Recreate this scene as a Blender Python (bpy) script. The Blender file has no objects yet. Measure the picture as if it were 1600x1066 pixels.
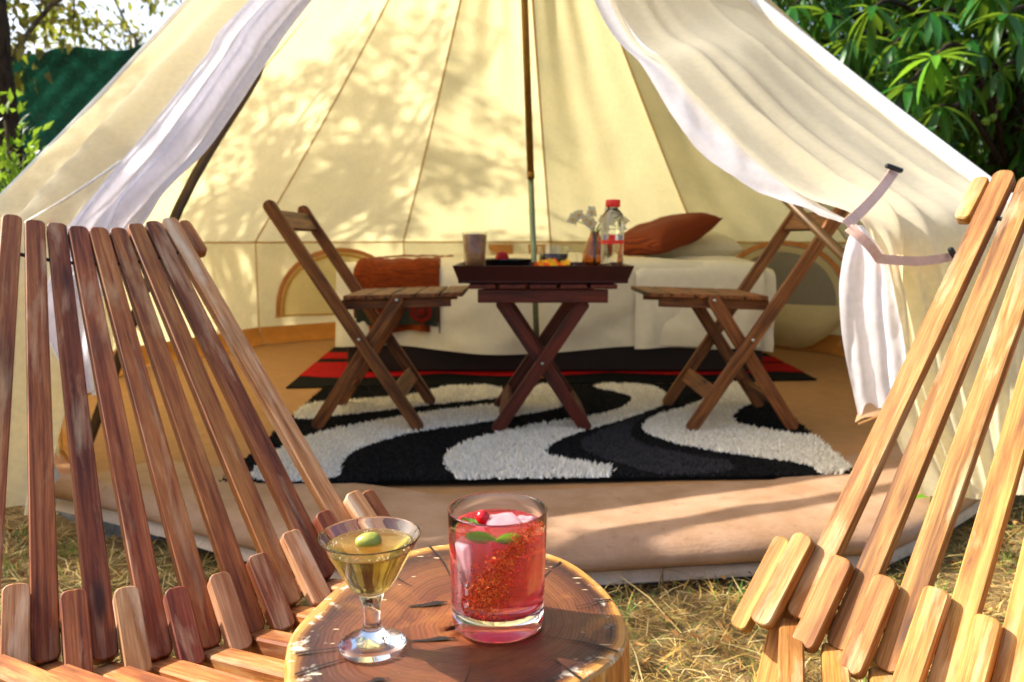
import bpy, math, random
import numpy as np
from mathutils import Vector, Matrix
random.seed(7); rng = np.random.default_rng(7)
SC = bpy.context.scene
COL = SC.collection
PI = math.pi
# ------------------------------------------------------------------ camera, sky, sun, exposure
F_PX, PITCH, EYE = 1210.0, math.radians(7.5), 0.64
CP, SP = math.cos(PITCH), math.sin(PITCH)
cam_data = bpy.data.cameras.new('camera'); cam = bpy.data.objects.new('camera', cam_data); COL.objects.link(cam)
cam.location = (0, 0, EYE); cam.rotation_euler = (PI/2 - PITCH, 0, 0)
cam_data.sensor_width = 36; cam_data.lens = 36*F_PX/1600; cam_data.clip_start = .02; cam_data.clip_end = 400
cam_data.dof.use_dof = True; cam_data.dof.focus_distance = .80; cam_data.dof.aperture_fstop = 8.0
SC.camera = cam
SUN_AZ, SUN_EL = math.radians(76), math.radians(40)      # azimuth measured from +Y towards -X
sun_vec = Vector((-math.sin(SUN_AZ)*math.cos(SUN_EL), math.cos(SUN_AZ)*math.cos(SUN_EL), math.sin(SUN_EL)))
world = bpy.data.worlds.new('World'); SC.world = world; world.use_nodes = True
wn = world.node_tree; wn.nodes.clear()
sky = wn.nodes.new('ShaderNodeTexSky'); sky.sky_type = 'NISHITA'; sky.sun_disc = False
sky.sun_elevation = SUN_EL; sky.sun_rotation = -SUN_AZ; sky.air_density = 1.0; sky.dust_density = 4.0
bg = wn.nodes.new('ShaderNodeBackground'); bg.inputs['Strength'].default_value = .15
wo = wn.nodes.new('ShaderNodeOutputWorld')
wn.links.new(sky.outputs[0], bg.inputs[0]); wn.links.new(bg.outputs[0], wo.inputs[0])
sun_data = bpy.data.lights.new('sun', 'SUN'); sun_data.energy = 5.0; sun_data.angle = math.radians(.55); sun_data.color = (1, .95, .86)
sun = bpy.data.objects.new('sun', sun_data); COL.objects.link(sun); sun.location = sun_vec*20
sun.rotation_euler = sun_vec.to_track_quat('Z', 'Y').to_euler()
vs = SC.view_settings; vs.view_transform = 'Standard'; vs.look = 'None'; vs.gamma = 1; vs.use_curve_mapping = False; vs.exposure = 1.12
cy = SC.cycles
cy.use_denoising = True; cy.max_bounces = 14; cy.transmission_bounces = 12; cy.transparent_max_bounces = 16; cy.diffuse_bounces = 6
cy.glossy_bounces = 4; cy.caustics_refractive = True; cy.caustics_reflective = False; cy.blur_glossy = .5; cy.sample_clamp_indirect = 6
cy.sample_clamp_direct = 0

def at(px, py, Y):
    """world point seen at photo pixel (px, py) that stands Y metres in front of the camera"""
    a, v = (px-800)/F_PX, (py-533)/F_PX
    y, z = CP - v*SP, -SP - v*CP
    t = Y/y
    return Vector((a*t, Y, EYE + z*t))
def floor_at(px, py, z=0.0):
    a, v = (px-800)/F_PX, (py-533)/F_PX
    y, zz = CP - v*SP, -SP - v*CP
    t = (z-EYE)/zz
    return Vector((a*t, y*t, z))
# ------------------------------------------------------------------ colours and materials
def H(h):
    c = [int(h[i:i+2], 16)/255 for i in (0, 2, 4)]
    return tuple((x/12.92 if x <= .04045 else ((x+.055)/1.055)**2.4) for x in c) + (1,)
class NT:
    def __init__(s, name):
        s.m = bpy.data.materials.new(name); s.m.use_nodes = True; s.t = s.m.node_tree; s.t.nodes.clear()
        s.out = s.n('ShaderNodeOutputMaterial')
    def n(s, kind, ins=None, **kw):
        nd = s.t.nodes.new(kind)
        for k, v in kw.items(): setattr(nd, k, v)
        for k, v in (ins or {}).items():
            if isinstance(v, bpy.types.NodeSocket): s.t.links.new(v, nd.inputs[k])
            else: nd.inputs[k].default_value = v
        return nd
    def link(s, a, b): s.t.links.new(a, b)
    def coord(s, scale=(1, 1, 1), kind='Object', rnd=False):
        tc = s.n('ShaderNodeTexCoord')
        mp = s.n('ShaderNodeMapping', {'Vector': tc.outputs[kind], 'Scale': scale})
        if rnd:
            oi = s.n('ShaderNodeObjectInfo'); ml = s.n('ShaderNodeMath', {0: oi.outputs['Random'], 1: 37.0}, operation='MULTIPLY')
            cb = s.n('ShaderNodeCombineXYZ', {0: ml.outputs[0], 1: ml.outputs[0]})
            s.link(cb.outputs[0], mp.inputs['Location'])
        return mp.outputs[0]
    def noise(s, vec, scale, detail=4, rough=.55, dist=0.0):
        return s.n('ShaderNodeTexNoise', {'Vector': vec, 'Scale': scale, 'Detail': detail, 'Roughness': rough, 'Distortion': dist}).outputs[0]
    def ramp(s, fac, stops, interp='LINEAR'):
        r = s.n('ShaderNodeValToRGB', {0: fac}); cr = r.color_ramp; cr.interpolation = interp
        while len(cr.elements) < len(stops): cr.elements.new(.5)
        for e, (p, c) in zip(cr.elements, stops): e.position = p; e.color = c
        return r.outputs[0]
    def mix(s, fac, a, b, blend='MIX'):
        m = s.n('ShaderNodeMix', data_type='RGBA', blend_type=blend)
        for k, v in ((0, fac), (6, a), (7, b)):
            if isinstance(v, bpy.types.NodeSocket): s.link(v, m.inputs[k])
            else: m.inputs[k].default_value = v
        return m.outputs[2]
    def math(s, op, a, b=0.0):
        return s.n('ShaderNodeMath', {0: a, 1: b}, operation=op).outputs[0]
    def bump(s, h, strength=.3, dist=.002):
        return s.n('ShaderNodeBump', {'Height': h, 'Strength': strength, 'Distance': dist}).outputs[0]
    def bsdf(s, col, rough=.6, normal=None, spec=.4, **extra):
        p = s.n('ShaderNodeBsdfPrincipled', {'Base Color': col, 'Roughness': rough})
        p.inputs['Specular IOR Level'].default_value = spec
        for k, v in extra.items():
            k = k.replace('_', ' ')
            if isinstance(v, bpy.types.NodeSocket): s.link(v, p.inputs[k])
            else: p.inputs[k].default_value = v
        if normal is not None: s.link(normal, p.inputs['Normal'])
        return p
    def done(s, sh): s.link(sh if isinstance(sh, bpy.types.NodeSocket) else sh.outputs[0], s.out.inputs[0]); return s.m
BLACK, WHITE = (0, 0, 0, 1), (1, 1, 1, 1)
def m_wood(name, dark, mid, light, worn, wear=.5, rough=.55, var=.5, gscale=1.0):
    t = NT(name)
    v = t.coord((1.2*gscale, 26*gscale, 26*gscale), rnd=True)
    n1 = t.noise(v, 3.0, 6, .62, .6)
    c = t.ramp(n1, [(.30, H(dark)), (.46, H(mid)), (.66, H(light))])
    v2 = t.coord((4*gscale, 120*gscale, 120*gscale), rnd=True)
    n2 = t.noise(v2, 4.0, 3, .7)
    c = t.mix(t.ramp(n2, [(.38, BLACK), (.62, WHITE)]), t.mix(.4, c, H(dark)), c)
    oi = t.n('ShaderNodeObjectInfo')
    hv = t.n('ShaderNodeHueSaturation', {'Color': c})
    r1 = t.n('ShaderNodeMapRange', {'Value': oi.outputs['Random'], 3: 1-.45*var, 4: 1+.4*var}); t.link(r1.outputs[0], hv.inputs['Value'])
    r3 = t.math('FRACT', t.math('MULTIPLY', oi.outputs['Random'], 13.7))
    r2 = t.n('ShaderNodeMapRange', {'Value': r3, 3: .5-.014*var, 4: .5+.014*var}); t.link(r2.outputs[0], hv.inputs['Hue'])
    v3 = t.coord((2.2, 14, 14), rnd=True)
    n3 = t.noise(v3, 2.2, 5, .6, .4)
    w = t.ramp(n3, [(.60-.1*wear, BLACK), (.82-.1*wear, (wear, wear, wear, 1))])
    c = t.mix(w, hv.outputs[0], H(worn))
    v4 = t.coord((3, 9, 9), rnd=True)
    n4 = t.noise(v4, 1.7, 3, .5)
    c = t.mix(t.ramp(n4, [(.54, BLACK), (.68, (.75, .75, .75, 1))]), c, t.mix(.65, c, H(dark)))
    v5 = t.coord((2.5, 60, 60), rnd=True)
    n5 = t.noise(v5, 5, 2, .5)
    c = t.mix(t.ramp(n5, [(.66, BLACK), (.70, (.55, .55, .55, 1))]), c, H(dark))
    kc = t.coord((7, 26, 26), rnd=True); vo = t.n('ShaderNodeTexVoronoi', {'Vector': kc, 'Scale': 1.0})
    kn = t.math('MULTIPLY', t.ramp(vo.outputs['Distance'], [(.10, WHITE), (.30, BLACK)]), t.ramp(vo.outputs['Color'], [(.70, BLACK), (.72, WHITE)]))
    c = t.mix(t.math('MULTIPLY', kn, .85), c, t.mix(.6, H(dark), BLACK))
    gr = t.noise(t.coord((6, 6, 6), rnd=True), 9.0, 6, .75); c = t.mix(t.ramp(gr, [(.58, BLACK), (.72, (.5, .5, .5, 1))]), c, t.mix(.5, H(dark), c))
    rg = t.n('ShaderNodeMapRange', {'Value': n3, 3: rough-.12, 4: rough+.2})
    return t.done(t.bsdf(c, rg.outputs[0], t.bump(t.mix(.5, n2, n1), .35, .0012), .35))
def m_plain(name, col, rough=.6, spec=.4, nscale=40, amt=.12, bump=.15, kind='Object', **extra):
    t = NT(name); v = t.coord(kind=kind)
    n = t.noise(v, nscale, 5, .6); n2 = t.noise(v, nscale*.13, 3, .5)
    a = H(col); lo = tuple(x*(1-amt*1.6) for x in a[:3]) + (1,); hi = tuple(min(1, x*(1+amt)) for x in a[:3]) + (1,)
    c = t.ramp(t.math('MULTIPLY', t.math('ADD', n, n2), .5), [(.35, lo), (.65, hi)])
    return t.done(t.bsdf(c, rough, t.bump(n, bump, .001), spec, **extra))
def m_canvas(name, col, trans, tcol, weave=900, stain=.1, rough=.85):
    """cotton: part of the light is reflected, part comes through the cloth"""
    t = NT(name); v = t.coord()
    n = t.noise(v, 3.0, 5, .6); nf = t.noise(v, 60, 4, .6)
    wv = t.n('ShaderNodeTexWave', {'Vector': v, 'Scale': weave*.3, 'Distortion': 1.0, 'Detail': 1.0}).outputs[1]
    a = H(col); b = tuple(x*(1-stain*2.0) for x in a[:3]) + (1,)
    c = t.ramp(n, [(.35, b), (.6, a)])
    tc = t.mix(t.ramp(nf, [(.3, (.8, .8, .8, 1)), (.7, WHITE)]), BLACK, H(tcol))
    bp = t.bump(t.mix(.5, nf, wv), .12, .001)
    d = t.n('ShaderNodeBsdfDiffuse', {'Color': c, 'Roughness': .8, 'Normal': bp})
    tr = t.n('ShaderNodeBsdfTranslucent', {'Color': tc, 'Normal': bp})
    ms = t.n('ShaderNodeMixShader', {0: trans, 1: d.outputs[0], 2: tr.outputs[0]})
    return t.done(ms)
def m_leaf(name, c1, c2, c3, rough=.45, trans=.35):
    t = NT(name); geo = t.n('ShaderNodeNewGeometry')
    r = geo.outputs['Random Per Island']
    c = t.ramp(r, [(0, H(c1)), (.55, H(c2)), (1, H(c3))])
    v = t.coord(); c = t.mix(t.ramp(t.noise(v, 30, 3), [(.4, (.25, .25, .25, 1)), (.7, BLACK)]), c, H(c1))
    p = t.bsdf(c, rough, None, .5)
    tr = t.n('ShaderNodeBsdfTranslucent', {'Color': t.mix(.5, c, H('a8c030'))})
    return t.done(t.n('ShaderNodeMixShader', {0: trans, 1: p.outputs[0], 2: tr.outputs[0]}))
def m_glass(name, col=(1, 1, 1, 1), ior=1.47, rough=0.0):
    t = NT(name); return t.done(t.n('ShaderNodeBsdfGlass', {'Color': col, 'IOR': ior, 'Roughness': rough}))
M = {}
# ------------------------------------------------------------------ mesh helpers
W = {}
def link(o, parent=None, mat=None, M4=None):
    COL.objects.link(o)
    M4 = M4 or Matrix.Identity(4); W[o] = M4
    if parent is not None:
        o.parent = parent; o.matrix_parent_inverse = Matrix.Identity(4)
        o.matrix_basis = W[parent].inverted() @ M4
    else: o.matrix_basis = M4
    return o
def mesh(name, verts, faces, mat, smooth=False):
    me = bpy.data.meshes.new(name)
    me.from_pydata([tuple(v) for v in verts], [], faces)
    if mat: 
        for m in (mat if isinstance(mat, list) else [mat]): me.materials.append(m)
    if smooth: me.polygons.foreach_set('use_smooth', [True]*len(me.polygons))
    me.update(); return me
def mesh_np(name, V, Fq, mat, smooth=False, matidx=None):
    """V (n,3), Fq (m,k) arrays"""
    me = bpy.data.meshes.new(name)
    k = Fq.shape[1]
    me.vertices.add(len(V)); me.vertices.foreach_set('co', np.asarray(V, np.float32).ravel())
    me.loops.add(Fq.size); me.loops.foreach_set('vertex_index', Fq.astype(np.int32).ravel())
    me.polygons.add(len(Fq)); me.polygons.foreach_set('loop_start', np.arange(0, Fq.size, k, dtype=np.int32))
    for m in (mat if isinstance(mat, list) else [mat]): me.materials.append(m)
    if matidx is not None: me.polygons.foreach_set('material_index', np.asarray(matidx, np.int32))
    if smooth: me.polygons.foreach_set('use_smooth', np.ones(len(Fq), bool))
    me.update(); me.validate(); return me
def obj(name, me, parent=None, M4=None):
    return link(bpy.data.objects.new(name, me), parent, None, M4)
def tag(o, label=None, cat=None, group=None, kind=None):
    if label: o['label'] = label
    if cat: o['category'] = cat
    if group: o['group'] = group
    if kind: o['kind'] = kind
    return o
def thing(name, label, cat, loc=(0, 0, 0), group=None):
    o = bpy.data.objects.new(name, None); o.empty_display_size = .1
    link(o, None, None, Matrix.Translation(loc)); return tag(o, label, cat, group)
def frame(o, x, zhint):
    """matrix: X along x, Z close to zhint"""
    x = Vector(x).normalized(); z = Vector(zhint); z = (z - x*z.dot(x)).normalized(); y = z.cross(x)
    m = Matrix((x, y, z)).transposed().to_4x4(); m.translation = o; return m
def grid_faces(nu, nv, closed_u=False):
    f = []
    for j in range(nv-1):
        for i in range(nu - (0 if closed_u else 1)):
            a = j*nu+i; b = j*nu+(i+1) % nu
            f.append((a, b, b+nu, a+nu))
    return f
def bar_mesh(name, L, w, t, mat, r=.4, bev=.0022, x0=0.0, seg=3, taper=1.0):
    """flat stick along X from x0 to x0+L, width w (Y), thickness t (Z), rounded ends (r: share of half width) and eased edges"""
    rr = r*w*.5
    def outline(ins):
        pts = []; hw = w/2-ins; a0, a1 = x0+ins, x0+L-ins; q = max(rr-ins, .0004)
        for cx, cyy, st in ((a1-q, hw-q, 0), (a0+q, hw-q, 1), (a0+q, -hw+q, 2), (a1-q, -hw+q, 3)):
            for k in range(seg+1):
                a = PI/2*(st + k/seg); pts.append((cx+q*math.cos(a), (cyy+q*math.sin(a))*(1 if cx > x0+L/2 else taper)))
        return pts
    n = 4*(seg+1); V = []
    for ins, z in ((bev, -t/2), (0, -t/2+bev), (0, t/2-bev), (bev, t/2)): V += [(x, y, z) for x, y in outline(ins)]
    F = [tuple(reversed(range(n)))] + grid_faces(n, 4, True) + [tuple(range(3*n, 4*n))]
    return mesh(name, V, F, mat)
def box_verts(c, s, ax=None):
    V = [Vector(((i & 1)*2-1, (i >> 1 & 1)*2-1, (i >> 2)*2-1)) for i in range(8)]
    return [Vector(c)+Vector((v.x*s[0]/2, v.y*s[1]/2, v.z*s[2]/2)) for v in V]
BOXF = [(0, 2, 3, 1), (4, 5, 7, 6), (0, 1, 5, 4), (2, 6, 7, 3), (0, 4, 6, 2), (1, 3, 7, 5)]
def box(name, size, mat, bev=.003):
    """bevelled box centred on the origin"""
    x, y, z = (s/2 for s in size); b = min(bev, x*.45, y*.45, z*.45)
    V = []
    for zz, ins in ((-z, b), (-z+b, 0), (z-b, 0), (z, b)):
        X, Y = x-ins, y-ins; c = b
        V += [(X, -Y+c, zz), (X, Y-c, zz), (X-c, Y, zz), (-X+c, Y, zz), (-X, Y-c, zz), (-X, -Y+c, zz), (-X+c, -Y, zz), (X-c, -Y, zz)]
    F = [tuple(reversed(range(8)))] + grid_faces(8, 4, True) + [tuple(range(24, 32))]
    return mesh(name, V, F, mat)
def lathe(name, prof, mat, n=40, cap0=True, cap1=True, smooth=True):
    V, F = [], []
    for r, z in prof:
        for k in range(n): a = 2*PI*k/n; V.append((r*math.cos(a), r*math.sin(a), z))
    F = grid_faces(n, len(prof), True)
    if cap0: F.append(tuple(reversed(range(n))))
    if cap1: F.append(tuple(range((len(prof)-1)*n, len(prof)*n)))
    return mesh(name, V, F, mat, smooth)
def tube_geo(path, rad, n=8, cap=True):
    path = [Vector(p) for p in path]; V, F = [], []
    up = Vector((0, 0, 1)); prev = None
    for i, p in enumerate(path):
        d = (path[min(i+1, len(path)-1)] - path[max(i-1, 0)]).normalized()
        if prev is None:
            a = d.cross(up); a = a if a.length > .1 else d.cross(Vector((1, 0, 0)))
        else: a = prev - d*prev.dot(d)
        a.normalize(); b = d.cross(a); prev = a
        r = rad[i] if hasattr(rad, '__len__') else rad
        for k in range(n): t = 2*PI*k/n; V.append(p + (a*math.cos(t)+b*math.sin(t))*r)
    F = grid_faces(n, len(path), True)
    if cap: F += [tuple(reversed(range(n))), tuple(range((len(path)-1)*n, len(path)*n))]
    return V, F
def tube(name, path, rad, mat, n=8, smooth=True): V, F = tube_geo(path, rad, n); return mesh(name, V, F, mat, smooth)
def join_geo(parts):
    V, F = [], []
    for v, f in parts: o = len(V); V += list(v); F += [tuple(i+o for i in q) for q in f]
    return V, F
def spline(pts, n):
    """Catmull-Rom through pts, n samples"""
    P = [Vector(p) for p in pts]; out = []
    for k in range(n):
        s = k/(n-1)*(len(P)-1); i = min(int(s), len(P)-2); t = s-i
        p0, p1, p2, p3 = P[max(i-1, 0)], P[i], P[i+1], P[min(i+2, len(P)-1)]
        out.append(.5*((2*p1)+(p2-p0)*t+(2*p0-5*p1+4*p2-p3)*t*t+(3*p1-p0-3*p2+p3)*t**3))
    return out
def smoothstep(a, b, x): x = max(0, min(1, (x-a)/(b-a))); return x*x*(3-2*x)
def ribbon(name, path, side, w, mat, th=.0015):
    """strap along path, width along side"""
    V = []; side = Vector(side).normalized()
    for p in path:
        p = Vector(p)
        d = Vector((0, -th, 0))
        V += [p-side*w/2, p+side*w/2, p+side*w/2-d, p-side*w/2-d]
    F = grid_faces(4, len(path), True) + [(3, 2, 1, 0), tuple(range(len(V)-4, len(V)))]
    return mesh(name, V, F, mat)
def fbm(x, y, seed=0):
    s = 0; a = 1
    for k in range(4):
        s += a*math.sin(x*1.7*1.9**k + seed*1.3+k*2.1 + 1.3*math.sin(y*1.3*1.8**k+seed+k))*math.cos(y*1.5*1.9**k+seed*.7-k); a *= .5
    return s
# ------------------------------------------------------------------ materials
M['canvas'] = m_canvas('canvas_cream', 'efe5c2', .43, 'f7e8ae')
M['flap'] = m_canvas('canvas_flap', 'faf2d8', .56, 'fcf0c6', 900, .03)
M['liner'] = m_canvas('liner_cotton', 'f8f5fa', .55, 'f8f5fd', 900, .02)
M['canvas_white'] = m_canvas('canvas_outer', 'f4f2ec', .15, 'f4f0e0')
M['seam'] = m_plain('seam_tape', 'bc9448', .8, .2, 80)
M['sheet'] = m_plain('groundsheet_tan', 'a2764a', .72, .3, 120, .1, .3)
M['mudwall'] = m_plain('mud_wall_tan', 'b87b36', .75, .25, 90, .12, .3)
def m_sill():
    t = NT('sill_pvc'); v = t.coord(); a = t.noise(v, 7, 5, .6); b = t.noise(v, 130, 4, .6)
    cr = t.noise(t.n('ShaderNodeMapping', {'Vector': v, 'Scale': (3.0, 14.0, 14.0)}).outputs[0], 3.0, 5, .6, 1.4)
    c = t.ramp(a, [(.35, H('927052')), (.65, H('a8866a'))])
    d = t.noise(v, 22, 6, .75); c = t.mix(t.ramp(d, [(.56, BLACK), (.70, (.5, .5, .5, 1))]), c, H('6a5238'))
    c = t.mix(t.ramp(b, [(.62, BLACK), (.72, (.4, .4, .4, 1))]), c, H('c0a482'))
    return t.done(t.bsdf(c, .7, t.bump(t.mix(.35, cr, b), .28, .010), .3))
M['sill'] = m_sill()
M['zip_white'] = m_plain('zip_tape', 'c4b09a', .8, .2, 200)
M['zip_dark'] = m_plain('zip_teeth', '2c2624', .5, .4, 200)
M['trim'] = m_plain('window_trim', 'b87a44', .75, .3, 90)
M['netting'] = m_canvas('window_netting', 'b0aca8', .5, 'c8c2b4', 1400)
M['strap'] = m_plain('strap_pink', 'ecc0aa', .85, .2, 150, .1, .3)
M['toggle'] = m_plain('toggle_black', '17161a', .45, .5, 50)
M['cord'] = m_plain('cord_white', 'e8e4da', .8, .2, 200)
M['pole_brown'] = m_plain('pole_painted', '86601e', .35, .5, 20, .3, .1, Metallic=.4)
M['pole_dark'] = m_plain('door_pole_olive', '4c3414', .4, .5, 20, .3, .1, Metallic=.3)
M['pole_steel'] = m_plain('pole_galvanised', '7d8a74', .32, .5, 20, .2, .1, Metallic=.8)
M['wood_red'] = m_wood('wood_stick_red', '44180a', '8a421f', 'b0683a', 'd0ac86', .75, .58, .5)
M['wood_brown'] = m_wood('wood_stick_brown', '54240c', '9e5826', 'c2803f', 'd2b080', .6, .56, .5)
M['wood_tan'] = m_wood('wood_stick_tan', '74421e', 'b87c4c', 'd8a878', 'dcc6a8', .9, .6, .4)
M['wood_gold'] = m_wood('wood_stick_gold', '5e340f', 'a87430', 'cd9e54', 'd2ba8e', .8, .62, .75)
M['wood_fold'] = m_wood('wood_folding', '30150a', '70401c', '9a6030', '7c5c40', .3, .55, .3)
M['wood_table'] = m_wood('wood_table_red', '220a04', '541c0c', '6e2a12', '4c2416', .15, .5, .15)
M['tray'] = m_plain('tray_lacquer', '34090c', .42, .3, 30, .2, .1)
M['bolt'] = m_plain('bolt_zinc', 'b8b8b4', .3, .5, 30, .05, .05, Metallic=1.0)
M['rod'] = m_plain('rod_wire', '3a3532', .5, .5, 30, .1, .1, Metallic=.8)
def m_pile(name, a, b):
    t = NT(name); geo = t.n('ShaderNodeNewGeometry')
    c = t.ramp(geo.outputs['Random Per Island'], [(0, H(a)), (1, H(b))]); return t.done(t.bsdf(c, .9, None, .15))
M['pile_white'] = m_pile('pile_white', 'd6ccb8', 'f8f2e4')
M['pile_black'] = m_pile('pile_black', '0c0c0d', '1b1a1b')
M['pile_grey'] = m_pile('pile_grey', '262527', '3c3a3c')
M['rug_black'] = m_plain('rug_backing', '0d0d0d', .9, .1, 300, .3, .5)
M['rug_red'] = m_plain('rug_red', 'a80f14', .9, .1, 300, .2, .5)
M['sheet_white'] = m_plain('bed_sheet', 'dcd4c0', .9, .2, 60, .04, .2)
M['towel'] = m_plain('bed_towel', 'e6dfcc', .95, .1, 220, .05, .6)
M['bed_base'] = m_plain('bed_base_dark', '1d0f0c', .5, .4, 30, .2, .1)
def m_throw():
    t = NT('throw_rust'); v = t.coord((2, 60, 60)); n = t.noise(v, 6, 4, .6)
    c = t.ramp(n, [(.35, H('4c1a06')), (.6, H('8a3a0a'))]); return t.done(t.bsdf(c, .85, t.bump(n, .5, .003), .2))
M['throw'] = m_throw()
M['throw_teal'] = m_plain('throw_band', '33362e', .9, .1, 80, .15, .4)
M['throw_maroon'] = m_plain('throw_medallion', '6a1a16', .9, .1, 80, .15, .4)
def m_cushion():
    t = NT('cushion_rust'); v = t.coord((1, 1, 1)); w = t.n('ShaderNodeTexWave', {'Vector': v, 'Scale': 28.0, 'Distortion': 2.0, 'Detail': 2.0}).outputs[1]
    c = t.mix(w, H('5a1c06'), H('8e3a0c')); return t.done(t.bsdf(c, .7, t.bump(w, .5, .003), .3))
M['cushion'] = m_cushion()
# ------------------------------------------------------------------ ground and pad
GZ = -.10
def m_ground():
    t = NT('ground_dry_soil'); v = t.coord(kind='Generated'); tc = t.n('ShaderNodeTexCoord'); v = tc.outputs['Object']
    a = t.noise(v, 2.2, 6, .6); b = t.noise(v, 28, 6, .7); d = t.noise(v, 160, 4, .7)
    c = t.ramp(b, [(.3, H('4a3a26')), (.5, H('8a7048')), (.7, H('b39a66'))])
    c = t.mix(t.ramp(a, [(.48, BLACK), (.62, (.55, .55, .55, 1))]), c, H('5a5a2c'))
    c = t.mix(t.ramp(d, [(.35, (.5, .5, .5, 1)), (.6, BLACK)]), c, H('2e2418'))
    return t.done(t.bsdf(c, .95, t.bump(t.mix(.5, b, d), .8, .02), .1))
M['ground'] = m_ground()
def build_ground():
    xs = np.concatenate([-np.geomspace(3, 150, 14)[::-1], np.linspace(-2.6, 2.6, 66), np.geomspace(3, 150, 14)])
    ys = np.concatenate([[-40, -15, -5, -2], np.linspace(-1, 3, 60), np.geomspace(3.4, 260, 16)])
    V = []
    for y in ys:
        for x in xs:
            near = math.exp(-((x/2.6)**4)-(((y-1)/2.2)**4))
            V.append((x, y, GZ + near*.012*fbm(x*5, y*5, 3)-.006))
    o = obj('ground', mesh('ground', V, grid_faces(len(xs), len(ys)), M['ground'], True)); tag(o, kind='structure')
build_ground()
TC = Vector((.03, 3.55, 0)); TR, EAVE, APEX = 2.0, .62, Vector((.015, 3.53, 2.65))
SEAMS = [7+30*k for k in range(12)]
def ring(ang, r, z=0.0): a = math.radians(ang); return Vector((TC.x+r*math.sin(a), TC.y+r*math.cos(a), z))
def poly_r(ang):
    """radius of the twelve-sided plan at an angle"""
    d = ((ang-7) % 30)-15; return TR*math.cos(math.radians(15))/math.cos(math.radians(d))
def build_pad():
    t = NT('concrete_pad'); v = t.coord(); a = t.noise(v, 9, 6, .6); b = t.noise(v, 90, 4, .7)
    c = t.ramp(a, [(.35, H('4a4a4a')), (.65, H('7c7a76'))]); c = t.mix(t.ramp(b, [(.5, BLACK), (.7, (.4, .4, .4, 1))]), c, H('9a968e'))
    m = t.done(t.bsdf(c, .95, t.bump(t.mix(.5, a, b), .8, .012), .1))
    n = 72; V = []
    for r, z in ((.0, -.034), (1.0, -.034), (1.012, -.042), (1.018, -.2)):
        for k in range(n):
            a = 360*k/n; w = 1+.006*fbm(k*.8, z*30, 5); V.append(ring(a, poly_r(a)*r*w*.985, z))
    o = obj('concrete_pad', mesh('concrete_pad', V, grid_faces(n, 4, True), m)); tag(o, kind='structure')
build_pad()
# ------------------------------------------------------------------ bell tent
TENT = thing('bell_tent', 'cream canvas bell tent with its door flaps tied open and bedroom inside', 'tent', (TC.x, TC.y, 0))
def seam_pt(ang, t):
    """point on the roof seam, t 0 at the top ring, 1 at the eave"""
    top = APEX + Vector((math.sin(math.radians(ang)), math.cos(math.radians(ang)), 0))*.07 - Vector((0, 0, .04))
    e = ring(ang, TR, EAVE); p = top.lerp(e, t); s = math.sin(PI*t)
    return p - Vector((0, 0, .035*s)) - Vector((math.sin(math.radians(ang)), math.cos(math.radians(ang)), 0))*.02*s
def roof_gore(a0, a1, k):
    nu, nv = 25, 40; V = []
    for j in range(nv):
        t = j/(nv-1)
        p, q = seam_pt(a0, t), seam_pt(a1, t)
        mid = math.radians((a0+a1)/2); nrm = Vector((math.sin(mid)*.7, math.cos(mid)*.7, .72))
        for i in range(nu):
            u = i/(nu-1); e = math.sin(PI*u); x = p.lerp(q, u)
            sag = .045*e*math.sin(PI*min(1, t*1.02))
            top = max(0, 1-t*1.4)
            wr = .010*e*math.sin(2*PI*(u*3+k*.37)+2*math.sin(t*3+k))*(.35+top)*min(1, t*6) + .0045*e*fbm(u*5+k*3, t*7, k)
            V.append(x - nrm*(sag+wr))
    return mesh('roof_panel', V, grid_faces(nu, nv), M['canvas'], True)
def wall_panel(a0, a1, k, y0=0.0):
    nu, nv = 25, 12; V = []
    p, q = ring(a0, TR), ring(a1, TR); mid = math.radians((a0+a1)/2); nrm = Vector((math.sin(mid), math.cos(mid), 0))
    for j in range(nv):
        t = j/(nv-1)
        for i in range(nu):
            u = i/(nu-1); e = math.sin(PI*u)
            x = p.lerp(q, u) - nrm*(e*.015*math.sin(PI*t) + .012*e*fbm(u*4+k, t*3, k+9)*math.sin(PI*t))
            V.append((x.x, x.y, .075+(EAVE-.075)*(1-t)))
    return mesh('wall_panel', V, grid_faces(nu, nv), M['canvas'], True)
def tape(pts, nrm_fn, w, mat, name):
    V = []
    for i, p in enumerate(pts):
        d = (Vector(pts[min(i+1, len(pts)-1)])-Vector(pts[max(i-1, 0)])).normalized(); n = nrm_fn(p); s = d.cross(n).normalized()
        V += [p+n*.004-s*w/2, p+n*.006, p+n*.004+s*w/2]
    return obj(name, mesh(name, V, grid_faces(3, len(pts)), mat), TENT)
def inward(p):
    v = Vector((TC.x-p.x, TC.y-p.y, -.9)); return v.normalized()
PANELS = [(SEAMS[k], SEAMS[k]+30) for k in range(12) if (SEAMS[k]+15) % 360 not in (142, 172, 202)]
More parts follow.
